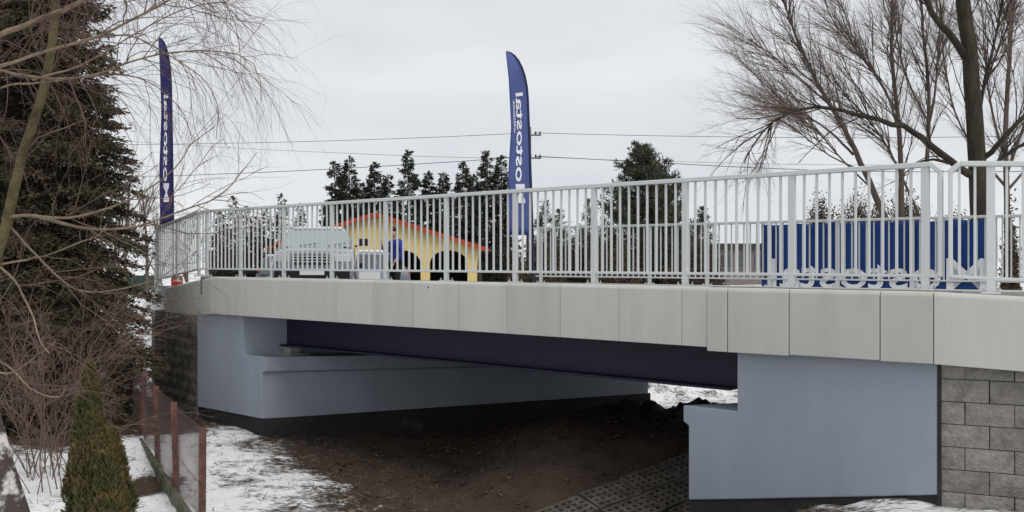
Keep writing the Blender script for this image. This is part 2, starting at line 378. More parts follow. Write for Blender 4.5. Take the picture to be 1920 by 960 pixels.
# ------------------------------------------------------------------ bridge
bridge = empty('bridge', v3(BP(-4), ZC), 'low concrete road bridge with pale coping panels and dark blue steel girders over bare soil', 'bridge')
# deck slab between abutments
zt = ZC - .30; LW = 7.05
def across(off): return D2 * (off / abs(D2 @ N2))        # a step along the skewed abutment direction
d = MB(); q0, q1 = BP(t_at(455, .0) + .03, .02), BP(t_at(1382, 0.) - .03, .02)
def skew(poly, L, cross=-.022):
    P = [np.array(p, float) for p in poly]; o = np.array([*(D2 * L), cross * L]); return P, o
P, o = skew([v3(q0, ZC - .60), v3(q1, ZC - .60), v3(q1, ZC - .26), v3(q0, ZC - .26)], LW + .15); d.prism(P, o); d.build('deck_slab', M['concrete'], bridge)
d = MB(); qa, qb = CLp, CRp                                # walkway kerb under the near railing
d.prism([v3(qa + N2 * .075, ZC - .004), v3(qa - N2 * .30, ZC - .004), v3(qa - N2 * .30, ZC - .30), v3(qa + N2 * .075, ZC - .30)], v3(qb - qa, 0)); d.build('kerb', M['concrete'], bridge, bevel=.01)
d = MB(); f0, f1 = F0 - AF * 2.7, F0 + AF * 7.5; zF = E - .42
d.prism([v3(f0 - NF * .28, zF), v3(f0 + NF * .16, zF), v3(f0 + NF * .16, zF - .55), v3(f0 - NF * .28, zF - .3)], v3(f1 - f0, 0)); d.build('far_coping', M['coping'], bridge, bevel=.015)
# girders
def girder(off, u0, u1):
    t0, t1 = t_at(u0, off), t_at(u1, off) ; g = MB(); zb = E - 1.315 - .022 * (-off - .6); zT = ZC - .61
    if off < -1: t0 += (off + .6) * -.36; t1 += (off + .6) * -.36
    r = .16; prof = [(t0, zT), (t1, zT), (t1, zb)] + [(t0 + r - r * math.sin(q), zb + r - r * math.cos(q)) for q in np.linspace(0, math.pi / 2, 6)]
    g.prism([v3(BP(t, off), z) for t, z in prof], v3(-N2 * .03, 0))
    o_ = g.build('girder', M['girder'], bridge, bevel=.004)
    fl = MB(); fl.beam(v3(BP(t0 + .18, off - .015), zb - .012), v3(BP(t1, off - .015), zb - .012), .34, .028); fl.build('bottom_flange', M['girder'], o_, bevel=.004)
    return t0
for i, off in enumerate((-.6, -2.3, -4.0, -5.7)):
    t0 = girder(off, 527, 1382)
    bb = MB(); zl = E - 1.463 - .022 * (-off)
    c = BP(t0 + .28, off - .015)
    bb.box(v3(c, zl + .06), v3(A2 * .09, 0), v3(N2 * .1, 0), (0, 0, .036)); be = bb.build('bearing', M['zinc'], bridge, bevel=.004)
    for zz_, la, ln_ in ((.012, .22, .2), (.109, .16, .15)):
        bb = MB(); bb.box(v3(c, zl + zz_), v3(A2 * la, 0), v3(N2 * ln_, 0), (0, 0, .012)); bb.build('bearing_plate', M['zinc'], be, bevel=.004)
# coping panels
def panel(parent, p0, p1, n, z0a, z1a, z0b, z1b, th=.085, nm='coping_panel', gap=.005):
    """p0->p1 plan points of the outer face; z0 bottom, z1 top at both ends; rounded upper edge"""
    r = .035; prof = [(0, 0), (0, 1)]
    def ring(p, zb, zt):
        pts = [(0., zb), (0., zt - r), (r * .3, zt - r * .3), (r, zt), (th, zt), (th, zb)]
        return [v3(p - n * a, z) for a, z in pts]
    e = (p1 - p0) / np.linalg.norm(p1 - p0) * gap
    A, B = ring(p0 + e, z0a, z1a), ring(p1 - e, z0b, z1b)
    m_ = MB(); k = len(A)
    m_.add(A + B, [tuple(range(k)), tuple(range(2 * k - 1, k - 1, -1))] + [(i, i + k, (i + 1) % k + k, (i + 1) % k) for i in range(k)])
    return m_.build(nm, M['coping'], parent, bevel=.004)
OFF = .16; zb_ = E - .846
ts = [t_at(450, OFF)] + [t_at(u, OFF) for u in (505, 565, 630, 700, 775, 860, 950, 1050, 1160, 1278)] + [t_at(1326, OFF)]
for ta, tb in zip(ts[:-1], ts[1:]): panel(bridge, BP(ta, OFF), BP(tb, OFF), N2, zb_, ZC, zb_, ZC, gap=.0022)

for u, v in ((803, 539), (1440, 552)):
    t = t_at(u, OFF); q = MB(); c = BP(t, OFF); z = E - (v - 490) / F * c[1]
    q.tube([v3(c - N2 * .01, z), v3(c + N2 * .003, z)], .013, 10); q.build('anchor_plug', M['bitumen'], bridge)

# ------------------------------------------------------------------ abutments
WOFF = .055
def abut(poly, foot, name, label, L):
    c = BP(np.mean([p[0] for p in poly]), WOFF)
    e = empty(name, v3(c, 0), label, 'abutment', 'bridge abutments')
    m_ = MB(); P, o = skew([v3(BP(t, WOFF), z) for t, z in poly], L); m_.prism(P, o); m_.build('body', M['paint_grey'], e, bevel=.012, seg=2)
    m_ = MB(); P, o = skew([v3(BP(t, WOFF - .02), z) for t, z in foot], L + .02); o[2] = 0; m_.prism(P, o); m_.build('footing', M['bitumen'], e)
    return e
tq = lambda u: t_at(u, WOFF)
LED = E - 1.463; top = ZC - .585
ab1 = abut([(tq(370), top), (tq(455), top), (tq(455), LED), (tq(497), LED), (tq(497), LED - .215), (tq(491), LED - .25), (tq(491), E - 2.41), (tq(370), E - 2.41)],
     [(tq(369), E - 2.413), (tq(492), E - 2.413), (tq(492), E - 3.2), (tq(369), E - 3.2)], 'bridge_abutment', 'long blue grey abutment in deep shade behind the soil, with a ledge carrying the girders', LW)
ab2 = abut([(tq(1382), top - .025), (tq(1757), top - .025), (tq(1757), E - 1.975), (tq(1400), E - 2.30), (tq(1291), E - 2.415), (tq(1291), LED - .20), (tq(1281), LED - .165), (tq(1281), LED), (tq(1382), LED)],
     [(tq(1292), E - 2.418), (tq(1400), E - 2.303), (tq(1757), E - 1.978), (tq(1757), E - 3.2), (tq(1292), E - 3.2)], 'bridge_abutment', 'pale blue grey stepped abutment wall in daylight beside the stone block wall', LW)
m_ = MB(); P, o = skew([v3(BP(t, WOFF + .004), z) for t, z in ((tq(1757) + .004, top - .03), (tq(1757) + .028, top - .03), (tq(1757) + .028, E - 2.35), (tq(1757) + .004, E - 2.35))], .35); m_.prism(P, o); m_.build('joint_strip', M['bitumen'], ab2)
# end panels over the abutments stay with them
for ua, ub, pr in ((1326, 1365, .012), (1365, 1480, .012), (1480, 1650, .008), (1650, 1750, .004)):
    dz = .035 if ua < 1400 else .02
    panel(ab2, BP(t_at(ua, OFF), OFF + pr), BP(t_at(ub, OFF), OFF + pr), N2, E - .846 - dz, ZC - .006, E - .846 - dz + (.006 if ub > 1400 else 0), ZC - .006)
for ua, ub in ((396, 412), (412, 450)):
    panel(ab1, BP(t_at(ua, OFF), OFF), BP(t_at(ub, OFF), OFF), N2, E - .846, ZC, E - .846, ZC)

# ------------------------------------------------------------------ retaining walls of blocks
def block_mesh(name, L, h, th=.2, g=.007, seed=0):
    r_ = random.Random(seed); m_ = MB()
    nxs, nzs = 4, 2
    x_ = np.linspace(g / 2, L - g / 2, nxs + 1); z_ = np.linspace(g / 2, h - g / 2, nzs + 1)
    vs = []
    for z in z_:
        for x in x_:
            edge = (x in (x_[0], x_[-1])) or (z in (z_[0], z_[-1]))
            vs.append((x, (.010 if edge else r_.uniform(-.005, .004)), z))
    k = nxs + 1; n = len(vs)
    fs = [(i * k + j, i * k + j + 1, (i + 1) * k + j + 1, (i + 1) * k + j) for i in range(nzs) for j in range(nxs)]
    back = [(x_[0], th, z_[0]), (x_[-1], th, z_[0]), (x_[-1], th, z_[-1]), (x_[0], th, z_[-1])]
    vs += back
    bot = list(range(k)); topi = [nzs * k + j for j in range(k)]; lef = [i * k for i in range(nzs + 1)]; rig = [i * k + nxs for i in range(nzs + 1)]
    fs += [tuple(bot[::-1] + [n, n + 1]), tuple(topi + [n + 2, n + 3]), tuple(lef + [n + 3, n]), tuple(rig[::-1] + [n + 1, n + 2])]
    m_.add(vs, fs); return m_.mesh(name)
def block_wall(e, P0, a, n, length, ztop, nrows, h, L, material, prefix):
    full = [block_mesh('block', L, h, seed=s + 3) for s in range(4)]; half = [block_mesh('block', L / 2, h, seed=s + 30) for s in range(2)]
    for q in full + half: q.materials.append(material)
    ang = math.atan2(a[1], a[0]); sgn = 1
    for r in range(nrows):
        x = 0.; z = ztop - (r + 1) * h; first = True
        while x < length - .02:
            if r % 2 == 0 and first: me, w = rng.choice(half), L / 2
            else: me, w = rng.choice(full), L
            first = False
            if x + w > length + .02:
                if length - x < L * .35: break
                me, w = rng.choice(half), L / 2
            o_ = bpy.data.objects.new('block', me); COL.objects.link(o_); o_.parent = e
            o_.matrix_parent_inverse = e.matrix_basis.inverted()
            p = P0 + a * x; o_.location = (p[0] + rng.uniform(-.002, .002), p[1] + rng.uniform(-.003, .003), z); o_.rotation_euler = (0, 0, ang)
            x += w
    m_ = MB(); q = P0 - n * .10; zb0 = ztop - nrows * h
    m_.prism([v3(q, zb0), v3(q + a * length, zb0), v3(q + a * length, ztop), v3(q, ztop)], v3(-n * .12, 0)); m_.build('backing', M['joint'], e)
GR = .045
PR = BP(tq(1757) + .03, WOFF); wr = empty('retaining_wall', v3(PR, .6), 'right retaining wall of pale stone blocks beside the daylit abutment', 'retaining wall', 'block retaining walls')
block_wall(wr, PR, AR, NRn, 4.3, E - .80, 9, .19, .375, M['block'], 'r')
pc = BP(t_at(1750, OFF), OFF)
for i in range(5):
    x0, x1 = i * .98, (i + 1) * .98
    panel(wr, pc + AR * x0 + NRn * .004, pc + AR * x1 + NRn * .004, NRn, E - .862 - GR * x0, ZC - .006 - GR * x0, E - .862 - GR * x1, ZC - .006 - GR * x1)
PL = BP(tq(370) - .01, WOFF); GL = .088
wl = empty('retaining_wall', v3(PL, .3), 'left retaining wall of weathered blocks toned darker for tree shade behind the wire fence', 'retaining wall', 'block retaining walls')
LWL = 2.45
Pe = PL + AL * LWL
LWL = 6.5 * .375; Pe = PL + AL * LWL
block_wall(wl, Pe, -AL, NLn, LWL, E - .90, 11, .19, .375, M['block_shaded'], 'l')
block_wall(wl, Pe + A3 * 3.4, -A3, N3, 3.4, E - 1.1, 10, .19, .375, M['block_shaded'], 'l')
pc = BP(t_at(396, OFF), OFF)
ln1 = 2.42
for x0, x1 in ((0, .8), (.8, 1.6), (1.6, ln1)):
    panel(wl, pc + AL * x1, pc + AL * x0, NLn, E - .846 - GL * x1, ZC - GL * x1, E - .846 - GL * x0, ZC - GL * x0)
pd = pc + AL * ln1
for x0, x1 in ((0, 1.1), (1.1, 2.2), (2.2, 3.3)):
    zz = lambda x: GL * (ln1 + x)
    panel(wl, pd + A3 * x1, pd + A3 * x0, N3, E - .846 - zz(x1), ZC - zz(x1), E - .846 - zz(x0), ZC - zz(x0))

# ------------------------------------------------------------------ railings
BAR = {}
def vert_bar(h, s, nm):
    key = (round(h, 3), s, nm)
    if key not in BAR:
        q = MB(); q.box((0, 0, h / 2), (s / 2, 0, 0), (0, s / 2, 0), (0, 0, h / 2)); me = q.mesh(nm, bevel=.002); me.materials.append(M['rail']); BAR[key] = me
    return BAR[key]
pq = MB(); pq.box((0, 0, .54), (.034, 0, 0), (0, .019, 0), (0, 0, .54)); POST = pq.mesh('post', bevel=.004); POST.materials.append(M['rail'])
pq = MB(); pq.box((0, 0, .006), (.075, 0, 0), (0, .065, 0), (0, 0, .006))
BASE = pq.mesh('base_plate', bevel=.002); BASE.materials.append(M['rail'])
pq = MB()
for sx in (-1, 1):
    for sy in (-1, 1): pq.lathe([(.012, .012), (.012, .026), (.006, .026), (.006, .045)], (sx * .055, sy * .045, 0), 6)
BOLT = pq.mesh('bolts'); BOLT.materials.append(M['zinc'])
def railing(label, P0, a, L, z0, slope, posts, ends=(0, 0), bars=True, H=1.10, low=.14, step=.12, zsecond=None):
    e = empty('railing', v3(P0 + a * L / 2, z0 + slope * L / 2), label, 'railing', 'bridge railings'); inv = e.matrix_basis.inverted()
    ang = math.atan2(a[1], a[0])
    def put(nm, me, t, z):
        o_ = bpy.data.objects.new(nm, me); COL.objects.link(o_); o_.parent = e; o_.matrix_parent_inverse = inv
        p = P0 + a * t; o_.location = (p[0], p[1], z); o_.rotation_euler = (0, 0, ang); return o_
    zz = lambda t: z0 + slope * t
    for t in posts:
        po = put('post', POST, t, zz(t))
        for nm, me in (('base_plate', BASE), ('bolts', BOLT)):
            c = bpy.data.objects.new(nm, me); COL.objects.link(c); c.parent = po
            if nm == 'bolts': c['kind'] = 'stuff'
    h = H - .045 - low
    t = .06
    allp = sorted(posts)
    segs = list(zip(allp[:-1], allp[1:]))
    ticks = []
    for s0, s1 in segs:
        n = max(1, round((s1 - s0) / step)); ticks += [s0 + (s1 - s0) * i / n for i in range(1, n)]
    tt = allp[0] - step
    while tt > .01: ticks.append(tt); tt -= step
    tt = allp[-1] + step
    while tt < L - .01: ticks.append(tt); tt += step
    for t in ticks: put('baluster', vert_bar(h, .021, 'baluster'), t, zz(t) + low)
    hr = MB(); pts = []
    y = .035; top_ = H - .022
    cut = .085
    e0, e1 = ends
    ta, tb = (cut if e0 else 0), (L - cut if e1 else L)
    hr.beam(v3(P0 + a * ta, zz(ta) + top_), v3(P0 + a * tb, zz(tb) + top_), .062, .044)
    hro = hr.build('handrail', M['rail'], e, bevel=.008, seg=2)
    for flag, te, tc_ in ((e0, 0, ta), (e1, L, tb)):
        if flag:
            k = MB(); k.beam(v3(P0 + a * tc_, zz(tc_) + top_), v3(P0 + a * te, zz(te) + top_ - .075), .060, .044)
            k.build('handrail_end', M['rail'], e, bevel=.005); k = MB()
            k.box(v3(P0 + a * (te + (.012 if te == 0 else -.012)), zz(te) + (low + top_ - .07) / 2), v3(a * .017, 0), v3(np.array([-a[1], a[0]]) * .028, 0), (0, 0, (top_ - .07 - low) / 2 + .02))
            k.build('end_bar', M['rail'], e, bevel=.005)
    lr = MB(); lr.beam(v3(P0 + a * .0, zz(0) + low - .014), v3(P0 + a * L, zz(L) + low - .014), .040, .028); lr.build('bottom_rail', M['rail'], e, bevel=.004)
    return e
tl0 = t_at(377)
posts = [t_at(388) - tl0] + [-1.2 * k - tl0 for k in range(7, -1, -1)] + [1.2 - tl0, 2.46 - tl0]
railing('long pale grey railing in front, spanning the bridge above the coping panels', BP(tl0), A2, 2.60 - tl0, ZC, 0, posts, ends=(0, 1))
PRr = BP(2.66)
railing('short right railing sloping down above the stone block wall', PRr, AR, 4.2, ZC - .004, -GR, [.32, 1.52, 2.72, 3.92], ends=(1, 0))
railing('short left railing turning away beside the spruce, its bars nearly closed up', BP(tl0 - .03), AL, LEN_L, ZC, -GL, [.06, 1.2, LEN_L - .05], step=.11)
c3 = BP(tl0 - .03) + AL * LEN_L
railing('farthest left railing seen end on beneath the narrow flag', c3, A3, 3.3, ZC - GL * LEN_L, -GL, [.1, 1.3, 2.5, 3.25])
Pf = F0 - AF * 2.64
railing('railing on the far side of the road, carrying the blue banner', Pf, AF, 9.9, E - .42, 0, [.12] + [2.64 + 1.18 * k for k in range(-1, 7)])

# ------------------------------------------------------------------ lettering helper
def text_mesh(s, w, h, depth=.004, bold=.025):
    cu = bpy.data.curves.new('lettering', 'FONT'); cu.body = s; cu.size = 1; cu.offset = bold; cu.resolution_u = 3
    o_ = bpy.data.objects.new('lettering', cu); COL.objects.link(o_); bpy.context.view_layer.update()
    me = bpy.data.meshes.new_from_object(o_.evaluated_get(bpy.context.evaluated_depsgraph_get()))
    bpy.data.objects.remove(o_); bpy.data.curves.remove(cu)
    co = np.empty(len(me.vertices) * 3); me.vertices.foreach_get('co', co); co = co.reshape(-1, 3)
    x0, x1 = co[:, 0].min(), co[:, 0].max(); y1 = .72
    co[:, 0] = (co[:, 0] - x0) / (x1 - x0) * w; co[:, 1] = co[:, 1] / y1 * h
    me.vertices.foreach_set('co', co.ravel()); me.update(); return me
def place(me, fn):
    for v in me.vertices: v.co = Vector([float(c) for c in fn(v.co.x, v.co.y)])
    me.update(); return me
# blue banner on the outside of the far railing (its print shows through mirrored)
b0 = F0 + AF * t_at(1425, 0, F0, AF) + NF * .05; b1 = F0 + AF * t_at(1868, 0, F0, AF) + NF * .05; BL = np.linalg.norm(b1 - b0)
bn = empty('banner', v3((b0 + b1) / 2, E - .4), 'wide dark blue banner with white mirrored lettering on the far railing', 'banner')
mb = MB(); nxb, nzb = 48, 10; vs = []
for side in (0, .008):
    for j in range(nzb + 1):
        for i in range(nxb + 1):
            s = i / nxb; wv = .012 * math.sin(s * 31) * (1 - abs(j / nzb - .5)) + .008 * math.sin(s * 77 + j)
            sag = -.02 * abs(math.sin(s * math.pi * 6)) * (j / nzb) ** 4
            p = b0 + (b1 - b0) * s + NF * (wv + side); vs.append(v3(p, E - .62 + 1.25 * j / nzb + sag))
k = nxb + 1; n = k * (nzb + 1); fs = []
for j in range(nzb):
    for i in range(nxb): a_ = j * k + i; fs += [(a_, a_ + 1, a_ + k + 1, a_ + k), (n + a_, n + a_ + k, n + a_ + k + 1, n + a_ + 1)]
fs += [(i, i + n, i + 1 + n, i + 1) for i in range(nxb)] + [(nzb * k + i, nzb * k + i + 1, nzb * k + i + 1 + n, nzb * k + i + n) for i in range(nxb)]
mb.add(vs, fs); cloth = mb.build('cloth', M['banner'], bn, smooth=True)
me = text_mesh('Mostostal', 3.42, .49, bold=.008)
x_r = BL - .13
place(me, lambda x, y: v3(b0 + (b1 - b0) / BL * (x_r - x) - NF * (.034), E - .425 + y))
obj('lettering', me, M['white'], cloth)

# feather flags
def feather(loc, yaw, lean, H0, H1, wd, material, label, tw, th, small=None, sleeve=True, bend=.0):
    e = empty('feather_flag', loc, label, 'flag', 'blue feather flags')
    ax = np.array([math.cos(yaw), math.sin(yaw), 0]); nn = np.array([-math.sin(yaw), math.cos(yaw), 0]); L = np.array(loc, float)
    def pole(s):      # s 0..1 along the sail
        z = H0 + (H1 - H0) * s; u_ = max(0, (s - .74) / .26); x = lean * s - wd * .86 * (1 - math.sqrt(max(0, 1 - min(1, u_) ** 2.2)))
        return x, z
    po = MB(); po.tube([L + (0, 0, 0)] + [L + ax * pole(s)[0] + np.array([0, 0, pole(s)[1]]) for s in np.sin(np.linspace(0, math.pi / 2, 16))], [.024] * 6 + list(np.linspace(.024, .014, 11)), 8); po.build('pole', M['flag_dark'], e)
    bs = MB(); bs.box(L + (0, 0, .03), (.3, 0, 0), (0, .3, 0), (0, 0, .03)); bs.build('base', M['black'], e, bevel=.01)
    NS, NW = 40, 8; vs = []
    def surf(s, w):   # w: 0 at pole, 1 at the free edge
        x, z = pole(s)
        free = float(np.interp(s, (0, .3, .6, .85, 1), (-1.0, -1.06, -.92, -1.02, -1.14))) * wd
        free = min(free, x - .004)
        xx = x + (free - x) * w
        rip = .05 * w * math.sin(s * 9 + w * 2.2) + .025 * math.sin(s * 23 + 4 * w) * w
        zz = z - .10 * w * (1 - s) * 0 + (-.04 * w * s)
        return L + ax * xx + nn * rip + np.array([0, 0, zz])
    for side in (0, 1):
        for i in range(NS + 1):
            for j in range(NW + 1): vs.append(surf(math.sin(i / NS * math.pi / 2), j / NW) + nn * (.006 * side))
    k = NW + 1; n = k * (NS + 1); fs = []
    for i in range(NS):
        for j in range(NW): a_ = i * k + j; fs += [(a_, a_ + 1, a_ + k + 1, a_ + k), (n + a_, n + a_ + k, n + a_ + k + 1, n + a_ + 1)]
        fs += [(i * k, (i + 1) * k, (i + 1) * k + n, i * k + n), (i * k + NW, i * k + NW + n, (i + 1) * k + NW + n, (i + 1) * k + NW)]
    fs += [(j, j + n, j + 1 + n, j + 1) for j in range(NW)]
    m_ = MB(); m_.add(vs, fs); cl = m_.build('cloth', material, e, smooth=True)
    def put(txt, s0, s1, w0, hgt, bold):
        me = text_mesh(txt, 1, 1, bold=bold)
        # reads upwards, seen from its back: baseline at the free edge side
        place(me, lambda x, y: surf(s0 + (s1 - s0) * x, w0 - hgt * y) - nn * .012)
        obj('lettering', me, M['white'], cl)
    put('Mostostal', *tw, *th)
    if small: put('WARSZAWA', *small)
    return e
gz = lambda x, y: zroad(np.array([x, y]))
fx = px(999, 490, 21.6)
feather((fx[0], fx[1], gz(fx[0], fx[1]) - .02), 0.0, -.135, 1.12, 4.93, .49, M['flag_blue'], 'right blue feather flag with white lettering rising behind the middle of the railing', (.175, .78), (.66, .40, .015), small=(.56, .74, .84, .11, .015))
fx = px(325, 490, 22.5)
feather((fx[0], fx[1], E - 1.1), 0.3, -.06, 1.9, 5.92, .27, M['flag_navy'], 'left narrow navy feather flag seen through the birch twigs', (.12, .70), (.70, .42, .02))

# ------------------------------------------------------------------ openwork slabs in the channel
e1 = np.array([1.87, 1.3]); e1 /= np.linalg.norm(e1); e2 = np.array([e1[1], -e1[0]])
S0 = np.array([.23, 11.16]) - e1 * 1.2
ap = empty('slab_apron', v3(S0 + e1 * 2, .1), 'apron of grey openwork concrete slabs on the soil beside the stepped abutment', 'slab apron')
def slab_mesh(seed):
    L, Wd, T = .585, .385, .07; r_ = random.Random(seed); m_ = MB()
    xsn = [-L / 2, -L / 2 + .05]; n = 6; rb = .040
    cw = (L - rb * (n + 1)) / n; xl = [-L / 2]
    for i in range(n): xl += [xl[-1] + rb, xl[-1] + rb + cw]
    xl += [xl[-1] + rb]
    n2_ = 4; cw2 = (Wd - rb * (n2_ + 1)) / n2_; yl = [-Wd / 2]
    for i in range(n2_): yl += [yl[-1] + rb, yl[-1] + rb + cw2]
    yl += [yl[-1] + rb]
    A, B = len(xl), len(yl)
    vs = [(x, y, T) for y in yl for x in xl] + [(x, y, .0) for y in yl for x in xl]; fs = []
    for j in range(B - 1):
        for i in range(A - 1):
            hole = i % 2 == 1 and j % 2 == 1; a_ = j * A + i
            if hole:
                o_ = A * B
                for p_, q_ in ((a_, a_ + 1), (a_ + 1, a_ + 1 + A), (a_ + 1 + A, a_ + A), (a_ + A, a_)): fs.append((p_, q_, q_ + o_, p_ + o_))
            else: fs.append((a_, a_ + 1, a_ + A + 1, a_ + A))
    o_ = A * B; ring = [i for i in range(A)] + [j * A + A - 1 for j in range(1, B)] + [(B - 1) * A + i for i in range(A - 2, -1, -1)] + [j * A for j in range(B - 2, 0, -1)]
    for p_, q_ in zip(ring, ring[1:] + ring[:1]): fs.append((q_, p_, p_ + o_, q_ + o_))
    return m_.add(vs, fs).mesh('slab')
SL = slab_mesh(0); SL.materials.append(M['slab'])
for i in range(6):
    for j in range(5):
        if i < 2 or (i == 2 and j > 2): continue
        p = S0 + e1 * (.6 * i + .3) + e2 * (.4 * j + .2)
        if (p - R0) @ N2 > -.1 and p[0] > 1.7: continue
        gx = (ground_z(p + (.2, 0)) - ground_z(p - (.2, 0))) / .4; gy = (ground_z(p + (0, .2)) - ground_z(p - (0, .2))) / .4
        nrm = Vector((-gx + rng.uniform(-.02, .02), -gy + rng.uniform(-.02, .02), 1)).normalized(); ex = Vector((*e1, 0)); ex = (ex - nrm * ex.dot(nrm)).normalized(); ey = nrm.cross(ex)
        o_ = bpy.data.objects.new('slab', SL); COL.objects.link(o_); o_.parent = ap; o_.matrix_parent_inverse = ap.matrix_basis.inverted()
        mm = Matrix((ex, ey, nrm)).transposed().to_4x4(); mm.translation = Vector((p[0], p[1], ground_z(p) + .0)); o_.matrix_basis = mm

# ------------------------------------------------------------------ wire fence on the left
FP = np.array([-3.10, 10.4]); FD = np.array([-.425, .905]); FD /= np.linalg.norm(FD); FN = np.array([FD[1], -FD[0]])
fe = empty('wire_fence', v3(FP, 0), 'rusty wire mesh fence on brown steel posts between the thuja and the snowy bank', 'fence')
fz = E - 1.65; fb = -.05
pm = MB(); pm.box((0, 0, (fz - fb) / 2), (.036, 0, 0), (0, .003, 0), (0, 0, (fz - fb) / 2)); pm.box((-.033, .036, (fz - fb) / 2), (.003, 0, 0), (0, .033, 0), (0, 0, (fz - fb) / 2 - .001))
fpost = pm.mesh('post'); fpost.materials.append(M['rust'])
FPS = [FP + FD * 1.88 * k for k in range(0, 7)]
for i, p in enumerate(FPS):
    o_ = bpy.data.objects.new('post', fpost); COL.objects.link(o_); o_.parent = fe; o_.matrix_parent_inverse = fe.matrix_basis.inverted()
    o_.location = (p[0], p[1], fb + rng.uniform(-.02, .03)); o_.rotation_euler = (rng.uniform(-.02, .02), rng.uniform(-.03, .03), .25)
for p, q in zip(FPS[:-1], FPS[1:]):
    L = []; sp = .058; h = fz - fb - .25; w_ = np.linalg.norm(q - p)
    for sgn in (1, -1):
        for c in np.arange(-h, w_ + h, sp):
            s0, s1 = c, c + h; z0, z1 = 0., h
            if sgn < 0: z0, z1 = h, 0.
            dz = (z1 - z0) / (s1 - s0)
            lo, hi = max(0, s0), min(w_, s1)
            if hi - lo < .02: continue
            pt = lambda s_: v3(p + FD * s_ + FN * (.015 * math.sin(s_ * 3.3)), fb + .22 + z0 + dz * (s_ - s0))
            L.append(([pt(lo), pt((lo + hi) / 2), pt(hi)], .0021, .0021))
    for z in (fb + .22, fz - .03, (fb + fz) / 2): L.append(([v3(p, z), v3((p + q) / 2, z - .01), v3(q, z)], .003, .003))
    o_ = obj('wire_mesh', tubes_mesh('wire_mesh', L, 3), M['mesh_wire'], fe); o_['kind'] = 'stuff'
    pb = MB(); pb.beam(v3(p - FN * .05, fb + .11), v3(q - FN * .05, fb + .11), .055, .26); pb.build('plinth_board', M['plinth'], fe, bevel=.008)

# ------------------------------------------------------------------ trees
def unit(v): return v / (np.linalg.norm(v) + 1e-9)
def smooth_line(P, n):
    P = np.array(P, float); d = np.r_[0, np.cumsum(np.linalg.norm(np.diff(P, axis=0), axis=1))]; s = np.linspace(0, d[-1], n); out = []
    Q = np.vstack([2 * P[0] - P[1], P, 2 * P[-1] - P[-2]])
    for x in s:
        i = min(len(P) - 2, max(0, np.searchsorted(d, x) - 1)); t = (x - d[i]) / (d[i + 1] - d[i] + 1e-9); a, b_, c, e_ = Q[i], Q[i + 1], Q[i + 2], Q[i + 3]
        out.append(.5 * (2 * b_ + (c - a) * t + (2 * a - 5 * b_ + 4 * c - e_) * t * t + (3 * b_ - a - 3 * c + e_) * t ** 3))
    return np.array(out)
def sprout(out, pts, r0, r1, lv, S, r_):
    if lv >= len(S['dens']): return
    seg = np.linalg.norm(np.diff(pts, axis=0), axis=1); L = seg.sum(); cum = np.r_[0, np.cumsum(seg)]
    n = L * S['dens'][lv]; n = int(n) + (r_.random() < n - int(n))
    for _ in range(n):
        s = S['start'][lv] + (1 - S['start'][lv]) * r_.random() ** .85
        x = s * L; i = min(len(seg) - 1, np.searchsorted(cum, x, side='right') - 1); f = (x - cum[i]) / (seg[i] + 1e-9)
        p = pts[i] * (1 - f) + pts[i + 1] * f; T = unit(pts[i + 1] - pts[i])
        q = unit(np.cross(T, np.array([r_.gauss(0, 1), r_.gauss(0, 1), r_.gauss(0, 1)])))
        an = S['ang'][lv] * r_.uniform(.6, 1.3); d = unit(T * math.cos(an) + q * math.sin(an) + np.array([0, 0, S['up'][lv]]) + S.get('bias', np.zeros(3)))
        ln = S['len'][lv] * r_.uniform(.45, 1.25) * (1 - .45 * s); k = S['pts'][lv]; st = ln / (k - 1); P = [p]
        for j in range(k - 1):
            P.append(P[-1] + d * st)
            d = unit(d + np.array([r_.gauss(0, S['wob']), r_.gauss(0, S['wob']), r_.gauss(0, S['wob']) + S['grav'][lv] * st]))
        P = np.array(P); ra = min(S['r'][lv], (r0 + (r1 - r0) * s) * .6)
        out.append((P, ra, ra * .4)); sprout(out, P, ra, ra * .4, lv + 1, S, r_)
def bare_tree(name, label, cat, base, limbs, S, mt, mtw, seed, group=None, k0=8, only_limbs=None):
    """limbs: (points, r0, r1, n, sprouting); first is the trunk"""
    e = empty(name, base, label, cat, group); r_ = random.Random(seed); tw = []
    for i, (P, r0, r1, n, sp) in enumerate(limbs):
        Q = smooth_line(P, n); Q[1:-1] += np.array([[r_.gauss(0, 1) for _ in range(3)] for _ in range(n - 2)]) * r0 * (.05 if i == 0 else .18)
        rr = r0 + (r1 - r0) * np.linspace(0, 1, n) ** .85
        m_ = MB(); m_.tube(Q, list(rr), k0 if i == 0 else max(5, k0 - 3)); m_.build('trunk' if i == 0 else 'limb', mt, e, smooth=True)
        if sp:
            S2 = dict(S); S2['dens'] = [S['dens'][0] * sp] + list(S['dens'][1:])
            sprout(tw, Q, r0, r1, 0, S2, r_)
    if tw:
        big = [t for t in tw if t[1] > .008]; sml = [t for t in tw if t[1] <= .008]
        for L, nm in ((big, 'branches'), (sml, 'twigs')):
            if L: o_ = obj(nm, tubes_mesh(nm, L, 4 if nm == 'branches' else 3), mtw if nm == 'twigs' else mt, e); o_['kind'] = 'stuff'
    return e
def P_(L, Y, dy=0.):
    return [px(u, v, Y + dy * i / max(1, len(L) - 1)) for i, (u, v) in enumerate(L)]
